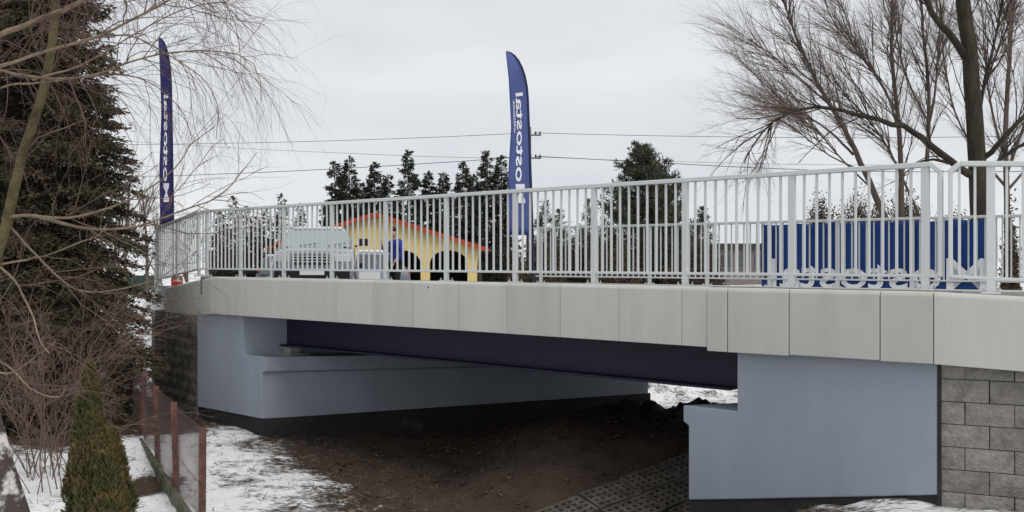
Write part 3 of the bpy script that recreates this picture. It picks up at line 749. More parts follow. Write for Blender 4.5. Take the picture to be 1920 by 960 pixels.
# right: thick single trunk
YA = 25.5; sA = YA / F
SA = dict(dens=[4.6, 4.8, 5.5], start=[.15, .1, .1], ang=[.62, .6, .6], up=[.22, .15, .05], len=[2.5, 1.05, .5], pts=[7, 5, 4], grav=[.05, -.02, -.2], wob=.10, r=[.018, .0078, .0044])
gA = zroad(np.array([px(1838, 490, YA)[0], YA]))
base = px(1840, 490, YA); base[2] = gA - .1
bare_tree('bare_tree', 'dark thick trunked bare tree rising behind the right end of the blue banner', 'tree', base, [
    ([base, *P_([(1838, 420), (1833, 300), (1826, 200), (1816, 100), (1808, 0), (1796, -160), (1790, -420)], YA)], .25, .12, 26, .25),
    (P_([(1812, 110), (1785, 72), (1760, 40), (1728, -10), (1690, -90), (1660, -220)], YA, -.8), .10, .03, 14, 1.),
    (P_([(1838, 300), (1862, 280), (1900, 238), (1960, 180), (2060, 90)], YA, -1), .075, .02, 12, 1.2),
    (P_([(1836, 230), (1842, 170), (1862, 90), (1880, 0), (1905, -120)], YA, .8), .05, .015, 12, 1.2),
    (P_([(1828, 210), (1858, 130), (1895, 30), (1925, -60)], YA, 1.5), .035, .012, 10, 1.4),
    (P_([(1832, 330), (1800, 320), (1785, 306), (1740, 268), (1700, 240), (1640, 222), (1560, 203), (1500, 204), (1450, 230), (1412, 272), (1395, 305)], YA, -1.5), .105, .012, 24, 1.0),
    (P_([(1838, 340), (1875, 300), (1930, 260), (1990, 200)], YA, 1.0), .05, .015, 10, 1.3),
    (P_([(1800, 312), (1750, 300), (1720, 306), (1690, 330)], YA, .4), .05, .012, 8, .6)], SA, M['bark_dark'], M['twig_dist'], 5, group='bare trees behind the banner', k0=12)
YB = 28.5
SB = dict(dens=[4.2, 4.8, 5.5], start=[.28, .1, .1], ang=[.50, .55, .6], up=[.20, .12, .0], len=[2.4, 1.05, .5], pts=[7, 5, 4], grav=[.02, -.08, -.3], wob=.09, r=[.017, .0080, .0043], bias=np.array([-.10, 0, 0]))
base = px(1700, 490, YB); base[2] = zroad(base[:2]) - .1
bs = base
stems = [([(1700, 470), (1690, 400), (1690, 310), (1682, 200), (1672, 110), (1672, 0), (1668, -120)], 0.104, 0.024, 1.25, 0.),
    ([(1680, 440), (1645, 380), (1617, 312), (1580, 235), (1548, 185), (1510, 110), (1488, 55), (1468, -10), (1450, -80)], 0.104, 0.012, 1.44, -.6),
    ([(1600, 290), (1560, 250), (1520, 222), (1470, 190), (1425, 150), (1385, 108)], 0.036, 0.008, 1.75, -1.),
    ([(1550, 190), (1500, 150), (1450, 105), (1405, 75), (1360, 40)], 0.028, 0.007, 1.88, .8),
    ([(1716, 450), (1735, 380), (1738, 300), (1742, 200), (1736, 110), (1726, 0), (1720, -120)], 0.080, 0.020, 1.25, 1.0),
    ([(1742, 230), (1720, 190), (1695, 130), (1680, 60), (1668, -40)], 0.032, 0.010, 1.50, -.8),
    ([(1740, 240), (1752, 180), (1762, 60), (1775, -40)], 0.040, 0.012, 1.25, .6),
    ([(1690, 260), (1660, 170), (1610, 100), (1560, 35), (1535, -40)], 0.036, 0.010, 1.75, -1.2),
    ([(1684, 210), (1640, 140), (1600, 70), (1570, -20)], 0.032, 0.010, 1.62, 1.2),
    ([(1640, 360), (1580, 300), (1530, 245), (1475, 205), (1430, 165)], 0.032, 0.008, 1.62, 1.3),
    ([(1730, 420), (1690, 330), (1655, 260), (1610, 205), (1545, 140), (1500, 85)], 0.040, 0.008, 1.62, 1.8),
    ([(1620, 320), (1560, 295), (1500, 250), (1440, 215), (1390, 215)], 0.024, 0.006, 1.75, -1.4)]
bare_tree('bare_tree', 'many stemmed bare willow fanning out to the left above the blue banner', 'tree', base,
    [([bs] + P_(L, YB, dy) if i in (0,) else P_(L, YB, dy), r0, r1, 20 if i < 5 else 12, sp) for i, (L, r0, r1, sp, dy) in enumerate(stems)], SB, M['bark_dist'], M['twig_dist'], 9, group='bare trees behind the banner', k0=9)

YE = 33.
base = px(1890, 490, YE); base[2] = zroad(base[:2]) - .1
bare_tree('bare_tree', 'slender bare tree far behind the thick trunk at the right frame edge', 'tree', base, [
    ([base, *P_([(1888, 380), (1885, 250), (1892, 120), (1900, 0), (1905, -120)], YE)], .12, .04, 18, .7),
    (P_([(1886, 300), (1862, 220), (1848, 120), (1840, 0)], YE, 1), .05, .015, 12, 1.1),
    (P_([(1886, 330), (1915, 250), (1945, 150), (1960, 20)], YE, -1), .05, .015, 12, 1.1),
    (P_([(1886, 350), (1835, 290), (1795, 220), (1770, 120), (1765, 20)], YE, .8), .05, .012, 14, 1.1),
    (P_([(1886, 360), (1930, 310), (1990, 230), (2040, 130)], YE, .8), .05, .012, 12, 1.)], SB, M['bark_dist'], M['twig_dist'], 19, group='bare trees behind the banner', k0=8)

# left: birch with drooping twigs, partly out of the frame
YC = 6.0
SC_ = dict(dens=[8.5, 8.5, 6.0], start=[.20, .10, .1], ang=[.8, .65, .6], up=[.05, -.05, -.1], len=[.82, .52, .30], pts=[9, 7, 5], grav=[-1.2, -2.8, -3.0], wob=.14, r=[.0042, .0020, .0013], bias=np.array([.05, 0, -.03]))
trunk = [px(170, 490 + 2.85 * F / 5, 5), px(100, 1300, 5), px(12, 960, 5), px(-42, 790, 5), px(-110, 520, 5.1), px(-150, 200, 5.4), px(-170, -200, 5.7), px(-150, -900, 6)]
lim = [(trunk, .125, .05, 24, 0)]
for L, r0, r1, dy, sp in (
    ([(-160, 190), (-60, 115), (0, 70), (110, 22), (210, -25), (330, -90)], 0.0216, 0.0108, .3, .9),
    ([(-165, 240), (-20, 135), (0, 125), (90, 95), (180, 70), (260, 30), (330, -5), (420, -40)], 0.0136, 0.0045, -.5, 1.5),
    ([(170, 72), (240, 66), (290, 88), (340, 118), (385, 152), (408, 200), (405, 262)], 0.0056, 0.0018, .4, 1.3),
    ([(-160, 210), (0, 132), (30, 140), (100, 147), (165, 143), (215, 128), (260, 110), (330, 98), (400, 95), (450, 102), (482, 130), (490, 190)], 0.0112, 0.0018, -.3, 1.4),
    ([(-160, 260), (0, 166), (70, 156), (150, 145)], 0.0088, 0.0054, .5, 1.2),
    ([(60, 150), (160, 118), (260, 60), (340, 20), (420, 5), (470, 30)], 0.0064, 0.0018, .7, 1.5),
    ([(150, 146), (220, 140), (270, 150), (310, 175), (345, 215), (360, 262)], 0.0048, 0.0018, .2, 1.3),
    ([(-150, -60), (0, -60), (160, -80), (300, -60), (400, -20), (440, 40), (450, 100)], 0.0096, 0.0018, .6, 1.6),
    ([(-150, -160), (60, -140), (240, -150), (330, -90), (380, 0), (392, 60)], 0.0096, 0.0018, -.6, 1.5)):
    lim.append((P_(L, YC, dy), r0, r1, 22, sp))
bare_tree('birch_tree', 'white and black barked birch at the left frame edge with drooping bare twigs', 'tree', trunk[0], lim, SC_, M['birch_bark'], M['twig_birch'], 21, k0=14)
for o_ in list(COL.objects):
    if o_.parent and o_.parent.name == 'birch_tree' and (o_.name.startswith('limb') or o_.name.startswith('branches')): o_.data.materials[0] = M['bark_tan']
YD = 6.6
SD = dict(SC_); SD['dens'] = [6.5, 6.0, 4.5]; SD['len'] = [.85, .45, .22]; SD['grav'] = [-.2, -.8, -1.2]; SD['bias'] = np.array([.06, 0, .05])
tr = [px(-70, 490 + 2.85 * F / YD, YD), px(-45, 800, YD), px(-14, 520, YD), px(8, 440, YD), px(22, 375, YD), px(42, 290, YD), px(64, 225, YD), px(92, 120, YD), px(110, -60, YD), px(120, -260, YD)]
lim = [(tr, .055, .02, 24, .4)]
for L, r0, r1, dy, sp in (
    ([(5, 408), (50, 402), (100, 408), (150, 405), (230, 380), (300, 340), (340, 300), (356, 272), (400, 240)], .011, .002, -.3, 1.0),
    ([(62, 403), (120, 420), (160, 427), (240, 428), (330, 400), (420, 360), (482, 285)], .012, .002, .4, 1.0),
    ([(0, 500), (30, 530), (60, 590), (75, 640), (92, 662)], .008, .004, -.6, .8),
    ([(-20, 500), (80, 480), (150, 455), (185, 440), (200, 420)], .008, .003, .6, 1.2),
    ([(40, 300), (70, 260), (120, 240), (170, 220)], .006, .002, .2, 1.0),
    ([(15, 420), (60, 470), (110, 520), (150, 545), (210, 545), (300, 520), (370, 470)], .008, .002, .5, 1.2),
    ([(-30, 690), (20, 700), (70, 665), (105, 640)], .008, .002, -.4, 1.2),
    ([(-40, 660), (20, 690), (60, 730), (110, 745), (125, 720)], .009, .003, .2, 1.2)):
    lim.append((P_(L, YD, dy), r0, r1, 18, sp))
bare_tree('young_tree', 'thin mossy green stemmed bare tree leaning in front of the dark spruce', 'tree', tr[0], lim, SD, M['bark_green'], M['twig_shrub'], 33, k0=10)
for o_ in list(COL.objects):
    if o_.parent and o_.parent.name == 'young_tree' and (o_.name.startswith('limb') or o_.name.startswith('branches')): o_.data.materials[0] = M['bark_tan']
# twiggy shrub in front of the spruce
def shrub(label, c, n, hgt, spread, seed, group=None, mt='twig_shrub', r=.009, dens=(8, 8), name='bare_shrub', cat='shrub'):
    e = empty(name, c, label, cat, group); r_ = random.Random(seed); L = []
    S = dict(dens=list(dens), start=[.25, .1], ang=[.7, .7], up=[.0, .0], len=[.6, .28], pts=[6, 4], grav=[-.5, -1.0], wob=.16, r=[.004, .0022])
    for i in range(n):
        az = r_.uniform(0, 6.28); d = unit(np.array([math.cos(az) * r_.uniform(.1, 1) * spread, math.sin(az) * r_.uniform(.1, 1) * spread, r_.uniform(.7, 1.2)])); p = np.array(c) + np.array([r_.gauss(0, .2), r_.gauss(0, .2), -.05]); ln = hgt * r_.uniform(.7, 1.35); k = 11; P = [p]
        for j in range(k - 1):
            P.append(P[-1] + d * ln / (k - 1)); d = unit(d + np.array([r_.gauss(0, .09) + math.cos(az) * .05, r_.gauss(0, .09) + math.sin(az) * .05, -.16 * (j / k) * 2]))
        P = np.array(P); L.append((P, r * r_.uniform(.5, 1.2), .002)); sprout(L, P, r, .002, 0, S, r_)
    o_ = obj('stems', tubes_mesh('stems', L, 3), M[mt], e); o_['kind'] = 'stuff'; return e
shrub('large tangled leafless shrub with brown twigs in front of the dark spruce', (-5.9, 13.0, .1), 26, 2.9, .62, 4)
shrub('pinkish brown leafless shrub arching beside the top of the green thuja', (-5.35, 12.4, .1), 16, 2.2, .5, 14)

# conifers
def conifer(name, label, cat, base, H, R, nb, nl, leaf, mt, seed, group=None, start=.04, droop=.35, up=0., trunk_r=None, power=.85, tuft=False, spread=1., lvar=(.62, 1.15)):
    e = empty(name, base, label, cat, group); r_ = np.random.default_rng(seed); B = np.array(base, float)
    tr_ = trunk_r or H * .014; m_ = MB(); m_.tube([B - (0, 0, .1), B + (0, 0, H * .5), B + (0, 0, H * .985)], [tr_, tr_ * .6, tr_ * .08], 7); m_.build('trunk', M['bark_dark'], e, smooth=True)
    P, D, Wd = [], [], []; lines = []
    for i in range(nb):
        f = start + (1 - start) * (i + r_.random()) / nb; z = H * f
        ln = R * max(.03, (1 - f)) ** power * r_.uniform(*lvar) + .04; az = r_.uniform(0, 2 * np.pi); o = np.array([np.cos(az), np.sin(az), 0])
        k = 6; s = np.linspace(0, 1, k)[:, None]; sl = up + (.9 * (f - .45))
        Q = B + np.array([0, 0, z]) + o * ln * s + np.array([0, 0, 1]) * ln * (sl * s * .6 - droop * s ** 1.6 + .18 * s ** 4)
        lines.append((Q, max(.004, ln * .012), .002))
        n = max(6, int(nl * (ln / R) ** 1.1)); t = r_.random(n) ** .75
        ps = np.array([np.interp(t, s[:, 0], Q[:, c]) for c in range(3)]).T
        side = np.array([-o[1], o[0], 0]); sg = r_.choice([-1, 1], n)[:, None]
        lat = r_.random(n)[:, None] * (.42 * ln * (1 - t[:, None] * .75) + .03) * spread
        ps = ps + side * sg * lat + np.array([0, 0, -1]) * lat * .30 + o * lat * .45 + r_.normal(0, .02 + leaf * .08, (n, 3))
        if tuft: d = r_.normal(0, 1, (n, 3)) + o * .8 + np.array([0, 0, .9])
        else: d = side * sg * .75 + o * .8 + np.array([0, 0, -.28]) + r_.normal(0, .38, (n, 3))
        d /= np.linalg.norm(d, axis=1, keepdims=True)
        l_ = leaf * r_.uniform(.6, 1.35, n)[:, None]
        w_ = np.cross(d, r_.normal(0, 1, (n, 3))); w_ /= np.linalg.norm(w_, axis=1, keepdims=True)
        P.append(ps); D.append(d * l_); Wd.append(w_ * l_ * (.10 if tuft else .17))
    n = 14; ps = B + np.array([0, 0, H * .97]) + np.c_[np.zeros((n, 2)), r_.random(n) * H * .03]; d = np.c_[r_.normal(0, .5, (n, 2)), np.ones(n)] * leaf
    P.append(ps); D.append(d); Wd.append(np.cross(d, r_.normal(0, 1, (n, 3))) * .15)
    b_ = obj('branches', tubes_mesh('branches', lines, 3), M['bark_dark'], e); b_['kind'] = 'stuff'
    o_ = obj('foliage', leaves_mesh('foliage', np.concatenate(P), np.concatenate(D), np.concatenate(Wd)), mt, e); o_['kind'] = 'stuff'
    return e
conifer('spruce_tree', 'huge dark spruce filling the left side behind the bare branches', 'tree', (-7.8, 17.2, .1), 10.6, 2.2, 820, 640, .085, M['spruce'], 3, start=.03, power=.72, droop=.5, lvar=(.74, 1.04))
conifer('spruce_tree', 'second dark spruce at the far left edge, mostly behind bare birch branches', 'tree', (-9.6, 18.6, .1), 12.5, 2.4, 430, 560, .10, M['spruce'], 8, start=.04, power=.7, droop=.5)
# thuja
def thuja(label, base, H, R, n, seed):
    e = empty('thuja', base, label, 'thuja', 'thujas by the fence'); r_ = np.random.default_rng(seed); B = np.array(base, float)
    m_ = MB(); m_.tube([B - (0, 0, .05), B + (0, 0, H * .8)], [.035, .008], 6); m_.build('trunk', M['bark_dark'], e)
    f = r_.random(n) ** 1.15; az = r_.uniform(0, 6.28, n); lump = 1 + .16 * np.sin(az * 5 + f * 9) + .10 * np.sin(az * 3 - f * 21)
    rad = R * np.clip(np.minimum(1.0, .55 + f * 3) * (1 - f ** 1.7) ** .8, .03, 1) * lump * np.sqrt(r_.uniform(.35, 1, n))
    o = np.c_[np.cos(az), np.sin(az), np.zeros(n)]; ps = B + o * rad[:, None] + np.c_[np.zeros((n, 2)), .02 + f * H * .96]
    d = o * .35 + np.array([0, 0, 1.]) + r_.normal(0, .28, (n, 3)); d /= np.linalg.norm(d, axis=1, keepdims=True); l_ = r_.uniform(.025, .075, n)[:, None]
    tang = np.cross(o, np.array([0, 0, 1.])) + r_.normal(0, .6, (n, 3)); tang /= np.linalg.norm(tang, axis=1, keepdims=True)
    o_ = obj('foliage', leaves_mesh('foliage', ps, d * l_, tang * l_ * .22), M['thuja'], e); o_['kind'] = 'stuff'
thuja('tall slim olive green thuja in front of the spruce', (-3.82, 9.4, 0), 1.90, .22, 26000, 2)
thuja('shorter plump green thuja at the bottom edge, left of the fence', (-3.30, 8.6, 0), 1.42, .22, 18000, 6)

# far conifers behind the yellow building
gzf = lambda x, y: ground_z(np.array([x, y]))
for i, (u, v, Y, R, h0) in enumerate(((628, 305, 45, 1.15, 0), (655, 296, 47, 1.1, 0), (702, 308, 46, 1.1, 0), (728, 330, 48, 1.2, 0), (765, 284, 45.5, 1.3, 0), (803, 324, 47, 1.1, 0), (832, 326, 46, 1.1, 0), (868, 306, 45, 1.2, 0), (914, 286, 46, 1.3, 0), (940, 294, 47, 1.1, 0), (680, 345, 49, 1.2, 0), (890, 330, 49, 1.2, 0))):
    p = px(u, v, Y); g = gzf(p[0], Y)
    conifer('spruce_tree', ['spruce at the left end of the dark row behind the yellow building', 'pointed spruce second in the row behind the yellow building', 'narrow spruce above the gable peak of the yellow building', 'low spruce between taller tops right of the gable peak', 'tallest spruce in the middle of the dark row', 'short spruce right of the tallest one in the row', 'blunt spruce above the sloping right roof of the yellow building', 'bushy spruce left of the pair beside the right flag', 'tall spruce just left of the right feather flag', 'spruce touching the left edge of the right feather flag', 'low spruce deep between the first tops of the row', 'low spruce deep behind the right part of the row'][i], 'tree', (p[0], Y, g), p[2] - g, R, 150, 220, .14, M['spruce_far'], 40 + i, group='row of spruces behind the building', start=.06, power=.72, droop=.25)
for i, (u, v, Y, R) in enumerate(((437, 372, 38, .7), (462, 390, 40, .7), (500, 396, 39, .75), (528, 366, 41, .8), (562, 384, 40, .8), (412, 400, 37, .6), (480, 410, 36.5, .7))):
    p = px(u, v, Y); g = gzf(p[0], Y)
    conifer('young_spruce', ['young thin spruce behind the left railing, tallest of the leftmost', 'young spruce just right of the thin leftmost one', 'young spruce left of the off road car roof', 'young spruce rising highest above the off road car', 'young spruce above the right part of the off road car roof', 'young spruce beside the corner of the left railing', 'low young spruce behind the dark car'][i], 'tree', (p[0], Y, g), p[2] - g, R, 70, 120, .12, M['spruce_far'], 70 + i, group='young spruces behind the cars', start=.05, droop=.2)
p = px(1205, 276, 38); g = gzf(p[0], 38)
conifer('pine_tree', 'broad green pine standing alone behind the middle of the railing', 'tree', (p[0], 38, g), p[2] - g, 2.3, 190, 420, .18, M['pine'], 91, start=.05, up=.35, droop=.05, tuft=True, power=.62)
p = px(1246, 303, 39); g = gzf(p[0], 39)
conifer('pine_tree', 'slender pine leaning out at the right shoulder of the broad pine', 'tree', (p[0], 39, g), p[2] - g, 1.35, 90, 220, .17, M['pine'], 92, start=.1, up=.4, droop=.05, tuft=True, power=.6)
for i, (u, v, Y, R) in enumerate(((1022, 380, 42, 1.1), (1048, 396, 44, 1.0), (1105, 376, 46, 1.0), (1318, 392, 40, .9), (1140, 392, 43, 1.0))):
    p = px(u, v, Y); g = gzf(p[0], Y)
    conifer('small_pine', ['small dark pine just right of the right feather flag', 'small pine second to the right of the feather flag', 'thin small pine left of the broad pine', 'small pine right of the broad pine, near the grey shed', 'small pine tucked against the left side of the broad pine'][i], 'tree', (p[0], Y, g), p[2] - g, R, 70, 170, .16, M['pine'], 95 + i, group='small pines behind the far railing', start=.05, up=.25, droop=.1, tuft=True)
# leafy brown bushes
def bush(label, c, rx, ry, h, n, leaf, mt, seed, group=None, name='bush', cat='bush'):
    e = empty(name, c, label, cat, group); r_ = np.random.default_rng(seed); B = np.array(c, float); L = []
    for i in range(9):
        d = np.array([r_.normal(0, .4) * rx, r_.normal(0, .4) * ry, h * r_.uniform(.5, .95)]); L.append((np.array([B + d * q + np.array([0, 0, .0]) for q in (0, .3, .6, 1)]), .02, .006))
    s_ = obj('stems', tubes_mesh('stems', L, 4), M['bark_dist'], e); s_['kind'] = 'stuff'
    cl = r_.normal(0, 1, (60, 3)); cl /= np.linalg.norm(cl, axis=1, keepdims=True); cl *= r_.uniform(.2, .82, (60, 1)); cl[:, 2] = np.abs(cl[:, 2])
    i = r_.integers(0, 60, n); q = cl[i] + r_.normal(0, .125, (n, 3)); q[:, 2] = np.abs(q[:, 2])
    ps = B + q * np.array([rx, ry, h]); d = r_.normal(0, 1, (n, 3)) + np.array([0, 0, .5]); d /= np.linalg.norm(d, axis=1, keepdims=True)
    w_ = np.cross(d, r_.normal(0, 1, (n, 3))); w_ /= np.linalg.norm(w_, axis=1, keepdims=True); l_ = leaf * r_.uniform(.6, 1.4, n)[:, None]
    o_ = obj('leaves', leaves_mesh('leaves', ps, d * l_, w_ * l_ * .3), mt, e); o_['kind'] = 'stuff'
def bush_at(label, u, v, Y, wpx, n, leaf, mt, seed, **k):
    p = px(u, v, Y); g = gzf(p[0], Y); bush(label, (p[0], Y, g), wpx / F * Y / 2, wpx / F * Y / 2 * .8, max(.4, p[2] - g), n, leaf, mt, seed, **k)
G_ = 'brown bushes behind the banner'
bush_at('low brown bush behind the left part of the blue banner', 1545, 372, 33, 110, 32759, .07, M['bush_brown'], 1, group=G_)
bush_at('tallest brown bush behind the blue banner, under the willow', 1620, 345, 34, 130, 40320, .07, M['bush_brown'], 2, group=G_)
bush_at('brown bush behind the right part of the blue banner', 1700, 362, 33, 110, 32759, .07, M['bush_brown'], 3, group=G_)
bush_at('narrow dark brown bush right of the thick tree trunk', 1898, 366, 22, 50, 22680, .07, M['bush_brown'], 5, group=G_)
bush_at('low brown bush between the two bare tree trunks', 1790, 385, 31, 90, 25200, .07, M['bush_brown'], 6, group=G_)
G_ = 'dark shrubs behind the far railing'
for i, (u, v, w_) in enumerate(((1010, 440, 120), (1080, 425, 130), (1150, 430, 130), (1230, 432, 140), (1300, 445, 120))):
    bush_at(['dark shrub behind the far railing below the right flag', 'dark shrub second along the far railing from the flag', 'dark shrub at the left foot of the broad pine', 'dark shrub at the right foot of the broad pine', 'dark shrub left of the grey shed'][i], u, v, 34 + i % 2, w_, 27720, .07, M['spruce_far'] if i % 2 else M['bush_brown'], 20 + i, group=G_)
G_ = 'dark shrubs behind the parked cars'
for i, (u, v, w_) in enumerate(((430, 440, 110), (520, 448, 120), (590, 452, 100), (945, 450, 110))):
    bush_at(['dark shrub behind the left railing corner', 'dark shrub behind the dark parked car', 'dark shrub behind the off road car', 'dark shrub at the right end of the yellow building'][i], u, v, 36.5 if i < 3 else 40, w_, 27720, .07, M['spruce_far'], 30 + i, group=G_)
# far bare trees on the left
SF = dict(dens=[2.2, 2.2], start=[.2, .1], ang=[.6, .6], up=[.2, .1], len=[2.2, 1.0], pts=[6, 4], grav=[.0, -.1], wob=.12, r=[.02, .014])
for i, (u, v, Y) in enumerate(((235, 330, 66), (275, 350, 72), (215, 380, 60), (300, 400, 78), (350, 420, 75))):
    p = px(u, v, Y); g = 0.; b0_ = np.array([p[0], Y, g]); r_ = random.Random(i)
    T = [b0_, b0_ + (0, 0, p[2] * .5), b0_ + (r_.uniform(-.5, .5), 0, p[2])]
    L = [(T, .16, .03, 10, 1.)]
    for j in range(6):
        q = T[0] + (T[2] - T[0]) * r_.uniform(.2, .7); d = np.array([r_.uniform(-2, 2), r_.uniform(-2, 2), r_.uniform(2, 4)]); L.append(([q, q + d * .5, q + d], .06, .015, 7, 1.1))
    bare_tree('distant_tree', ['distant bare tree above the green fence, left of the railing end', 'distant bare tree right behind the left railing end', 'distant bare tree at the edge of the big spruce', 'distant bare tree below the narrow navy flag', 'distant bare tree behind the corner of the left railing'][i], 'tree', b0_, L, SF, M['bark_dist'], M['twig_dist'], 50 + i, group='distant bare trees', k0=6)

# ------------------------------------------------------------------ green fence far left
ge = empty('green_fence', px(250, 560, 74) * (1, 1, 0), 'distant green panel fence beyond the snow field left of the bridge', 'fence')
for i in range(9):
    x0 = px(60, 0, 74)[0] + i * 1.0; q = MB(); q.box((x0 + .5, 74, .98), (.485, 0, 0), (0, .02, 0), (0, 0, .82)); q.build('panel', M['green_fence'], ge)
    q = MB(); q.box((x0, 74, .95), (.04, 0, 0), (0, .05, 0), (0, 0, .95)); q.build('post', M['green_fence'], ge)

# ------------------------------------------------------------------ yellow building
YH = 35.; sH = F / YH
def hx(u): return (u - 960) / sH
def hz(v): return E - (v - 490) / sH
hb = empty('yellow_building', (hx(705), YH, hz(560)), 'yellow gabled building with red roof edges and dark arched openings behind the cars', 'building')
cols = [885, 797, 709, 621, 533]; poly = [(hx(512), hz(463)), (hx(705), hz(405)), (hx(905), hz(468)), (hx(897), hz(478))]
zb0 = hz(575); zs, za = hz(494), hz(469); cw = .15
edges = []
for i, c in enumerate(cols):
    xc = hx(c); edges.append((xc + cw, xc - cw))
pts = list(poly); pts += [(edges[0][0] + .02, hz(500)), (edges[0][0], zb0), (edges[0][1], zb0)]
for i in range(len(cols) - 1):
    xr, xl_ = edges[i][1], edges[i + 1][0]; cx = (xr + xl_) / 2; hw = (xr - xl_) / 2
    for q in np.linspace(0, math.pi, 11): pts.append((cx + hw * math.cos(q), zs + (za - zs) * math.sin(q)))
    pts += [(edges[i + 1][0], zb0), (edges[i + 1][1], zb0)]
pts += [(hx(518), zs)]
q = MB(); q.prism([(x, YH, z) for x, z in pts], (0, .28, 0)); q.build('wall', M['yellow'], hb)
for nm, (xa, za_), (xb, zb2) in (('roof', poly[0], poly[1]), ('roof', poly[1], poly[2])):
    dx = (xb - xa); dz_ = (zb2 - za_); ext = .06
    A_ = np.array([xa - (dx * ext if nm == 'roof' and xa < hx(600) else 0), 0, za_ - (dz_ * ext if xa < hx(600) else 0)]); B_ = np.array([xb + (dx * ext if xb > hx(800) else 0), 0, zb2 + (dz_ * ext if xb > hx(800) else 0)])
    q = MB(); q.prism([A_ + (0, YH - .22, .02), B_ + (0, YH - .22, .02), B_ + (0, YH - .22, .10), A_ + (0, YH - .22, .10)], (0, 5.4, 0)); ro = q.build('roof', M['roof_brown'], hb)
    q = MB(); q.prism([A_ + (0, YH - .26, -.03), B_ + (0, YH - .26, -.03), B_ + (0, YH - .26, .12), A_ + (0, YH - .26, .12)], (0, .037, 0)); q.build('fascia', M['red_roof'], ro)
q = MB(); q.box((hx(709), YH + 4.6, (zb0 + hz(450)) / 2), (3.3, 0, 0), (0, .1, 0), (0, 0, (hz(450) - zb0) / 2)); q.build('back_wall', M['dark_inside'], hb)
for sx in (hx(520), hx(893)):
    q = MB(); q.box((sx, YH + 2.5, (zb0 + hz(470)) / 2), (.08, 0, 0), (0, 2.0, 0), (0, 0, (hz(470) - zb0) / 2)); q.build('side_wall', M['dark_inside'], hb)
# grey shed
sh = empty('grey_shed', (px(1386, 0, 55)[0], 56, 1.3), 'low grey brown shed left of the blue banner', 'shed')
xa, xb = px(1346, 0, 55)[0], px(1436, 0, 55)[0]; zt_ = px(0, 468, 55)[2]
q = MB(); q.box(((xa + xb) / 2, 56.5, (1.0 + zt_) / 2), ((xb - xa) / 2, 0, 0), (0, 1.5, 0), (0, 0, (zt_ - 1.0) / 2)); q.build('wall', M['grey_house'], sh)
q = MB(); q.prism([(xa - .15, 54.8, zt_ + .0), (xa - .15, 58.2, zt_ + .0), (xa - .15, 58.2, zt_ + .22), (xa - .15, 54.8, zt_ + .32)], (xb - xa + .3, 0, 0)); q.build('roof', M['joint'], sh)
for i in range(3):
    q = MB(); q.box((xa + .5 + i * .85, 54.99, zt_ - .62), (.28, 0, 0), (0, .03, 0), (0, 0, .32)); w__ = q.build('window', M['glass'], sh)
    q = MB(); q.box((xa + .5 + i * .85, 54.97, zt_ - .97), (.33, 0, 0), (0, .05, 0), (0, 0, .025)); q.build('sill', M['concrete'], w__)

# ------------------------------------------------------------------ utility pole and wires
pp_ = px(992, 238, 48); gp = gzf(pp_[0], 48)
up_ = empty('utility_pole', (pp_[0], 48, gp), 'weathered utility pole almost hidden behind the right feather flag', 'utility pole')
q = MB(); q.tube([(pp_[0], 48, gp - .2), (pp_[0], 48, pp_[2])], [.15, .10], 10); q.build('pole', M['pole_wood'], up_, smooth=True)
for v in (250, 293):
    z = px(0, v, 48)[2]; q = MB(); q.beam((pp_[0] - .15, 47.85, z - .1), (pp_[0] + .55, 47.85, z - .1), .07, .07); ar = q.build('cross_arm', M['pole_wood'], up_)
    for dx in (.0, .3, .5):
        q = MB(); q.lathe([(.02, -.07), (.045, -.02), (.03, .0), (.045, .03), (.015, .07)], (pp_[0] + dx, 47.85, z), 8); q.build('insulator', M['black'], ar)
def wire(label, L, Ys, r=.011):
    P = smooth_line([px(u, v, y) for (u, v), y in zip(L, Ys)], 30); q = MB(); q.tube(P, r, 4); tag(q.build('overhead_wire', M['wire'], smooth=True), label, 'wire', 'overhead wires')
wire('uppermost overhead wire running left from the utility pole', [(993, 249), (820, 257), (620, 264), (400, 269), (100, 272), (-300, 268)], (47.85, 49, 51, 54, 58, 64))
wire('thin middle overhead wire sagging left behind the spruce tops', [(1000, 297), (900, 296), (760, 292), (620, 286), (470, 279), (200, 262), (-300, 225)], (47.85, 48, 49, 51, 53, 57, 64), .008)
wire('lowest overhead wire crossing left in front of the sky above the spruces', [(998, 292), (900, 300), (760, 309), (620, 317), (420, 326), (220, 331), (-250, 330)], (47.85, 48.5, 49.5, 51, 53, 56, 62), .014)
wire('upper overhead wire running right from the utility pole to the willow', [(1000, 249), (1150, 253), (1400, 257), (1700, 258), (2200, 250)], (47.85, 47, 46, 45, 44))
wire('lower overhead wire running right across the top of the broad pine', [(1006, 293), (1100, 298), (1250, 306), (1450, 316), (1700, 322), (2200, 320)], (47.85, 47, 46, 45, 44, 42), .014)
wire('thin wire just below the lower right overhead wire', [(1006, 294), (1150, 300), (1350, 305), (1600, 309), (2200, 306)], (47.85, 47.4, 47, 46, 45), .007)

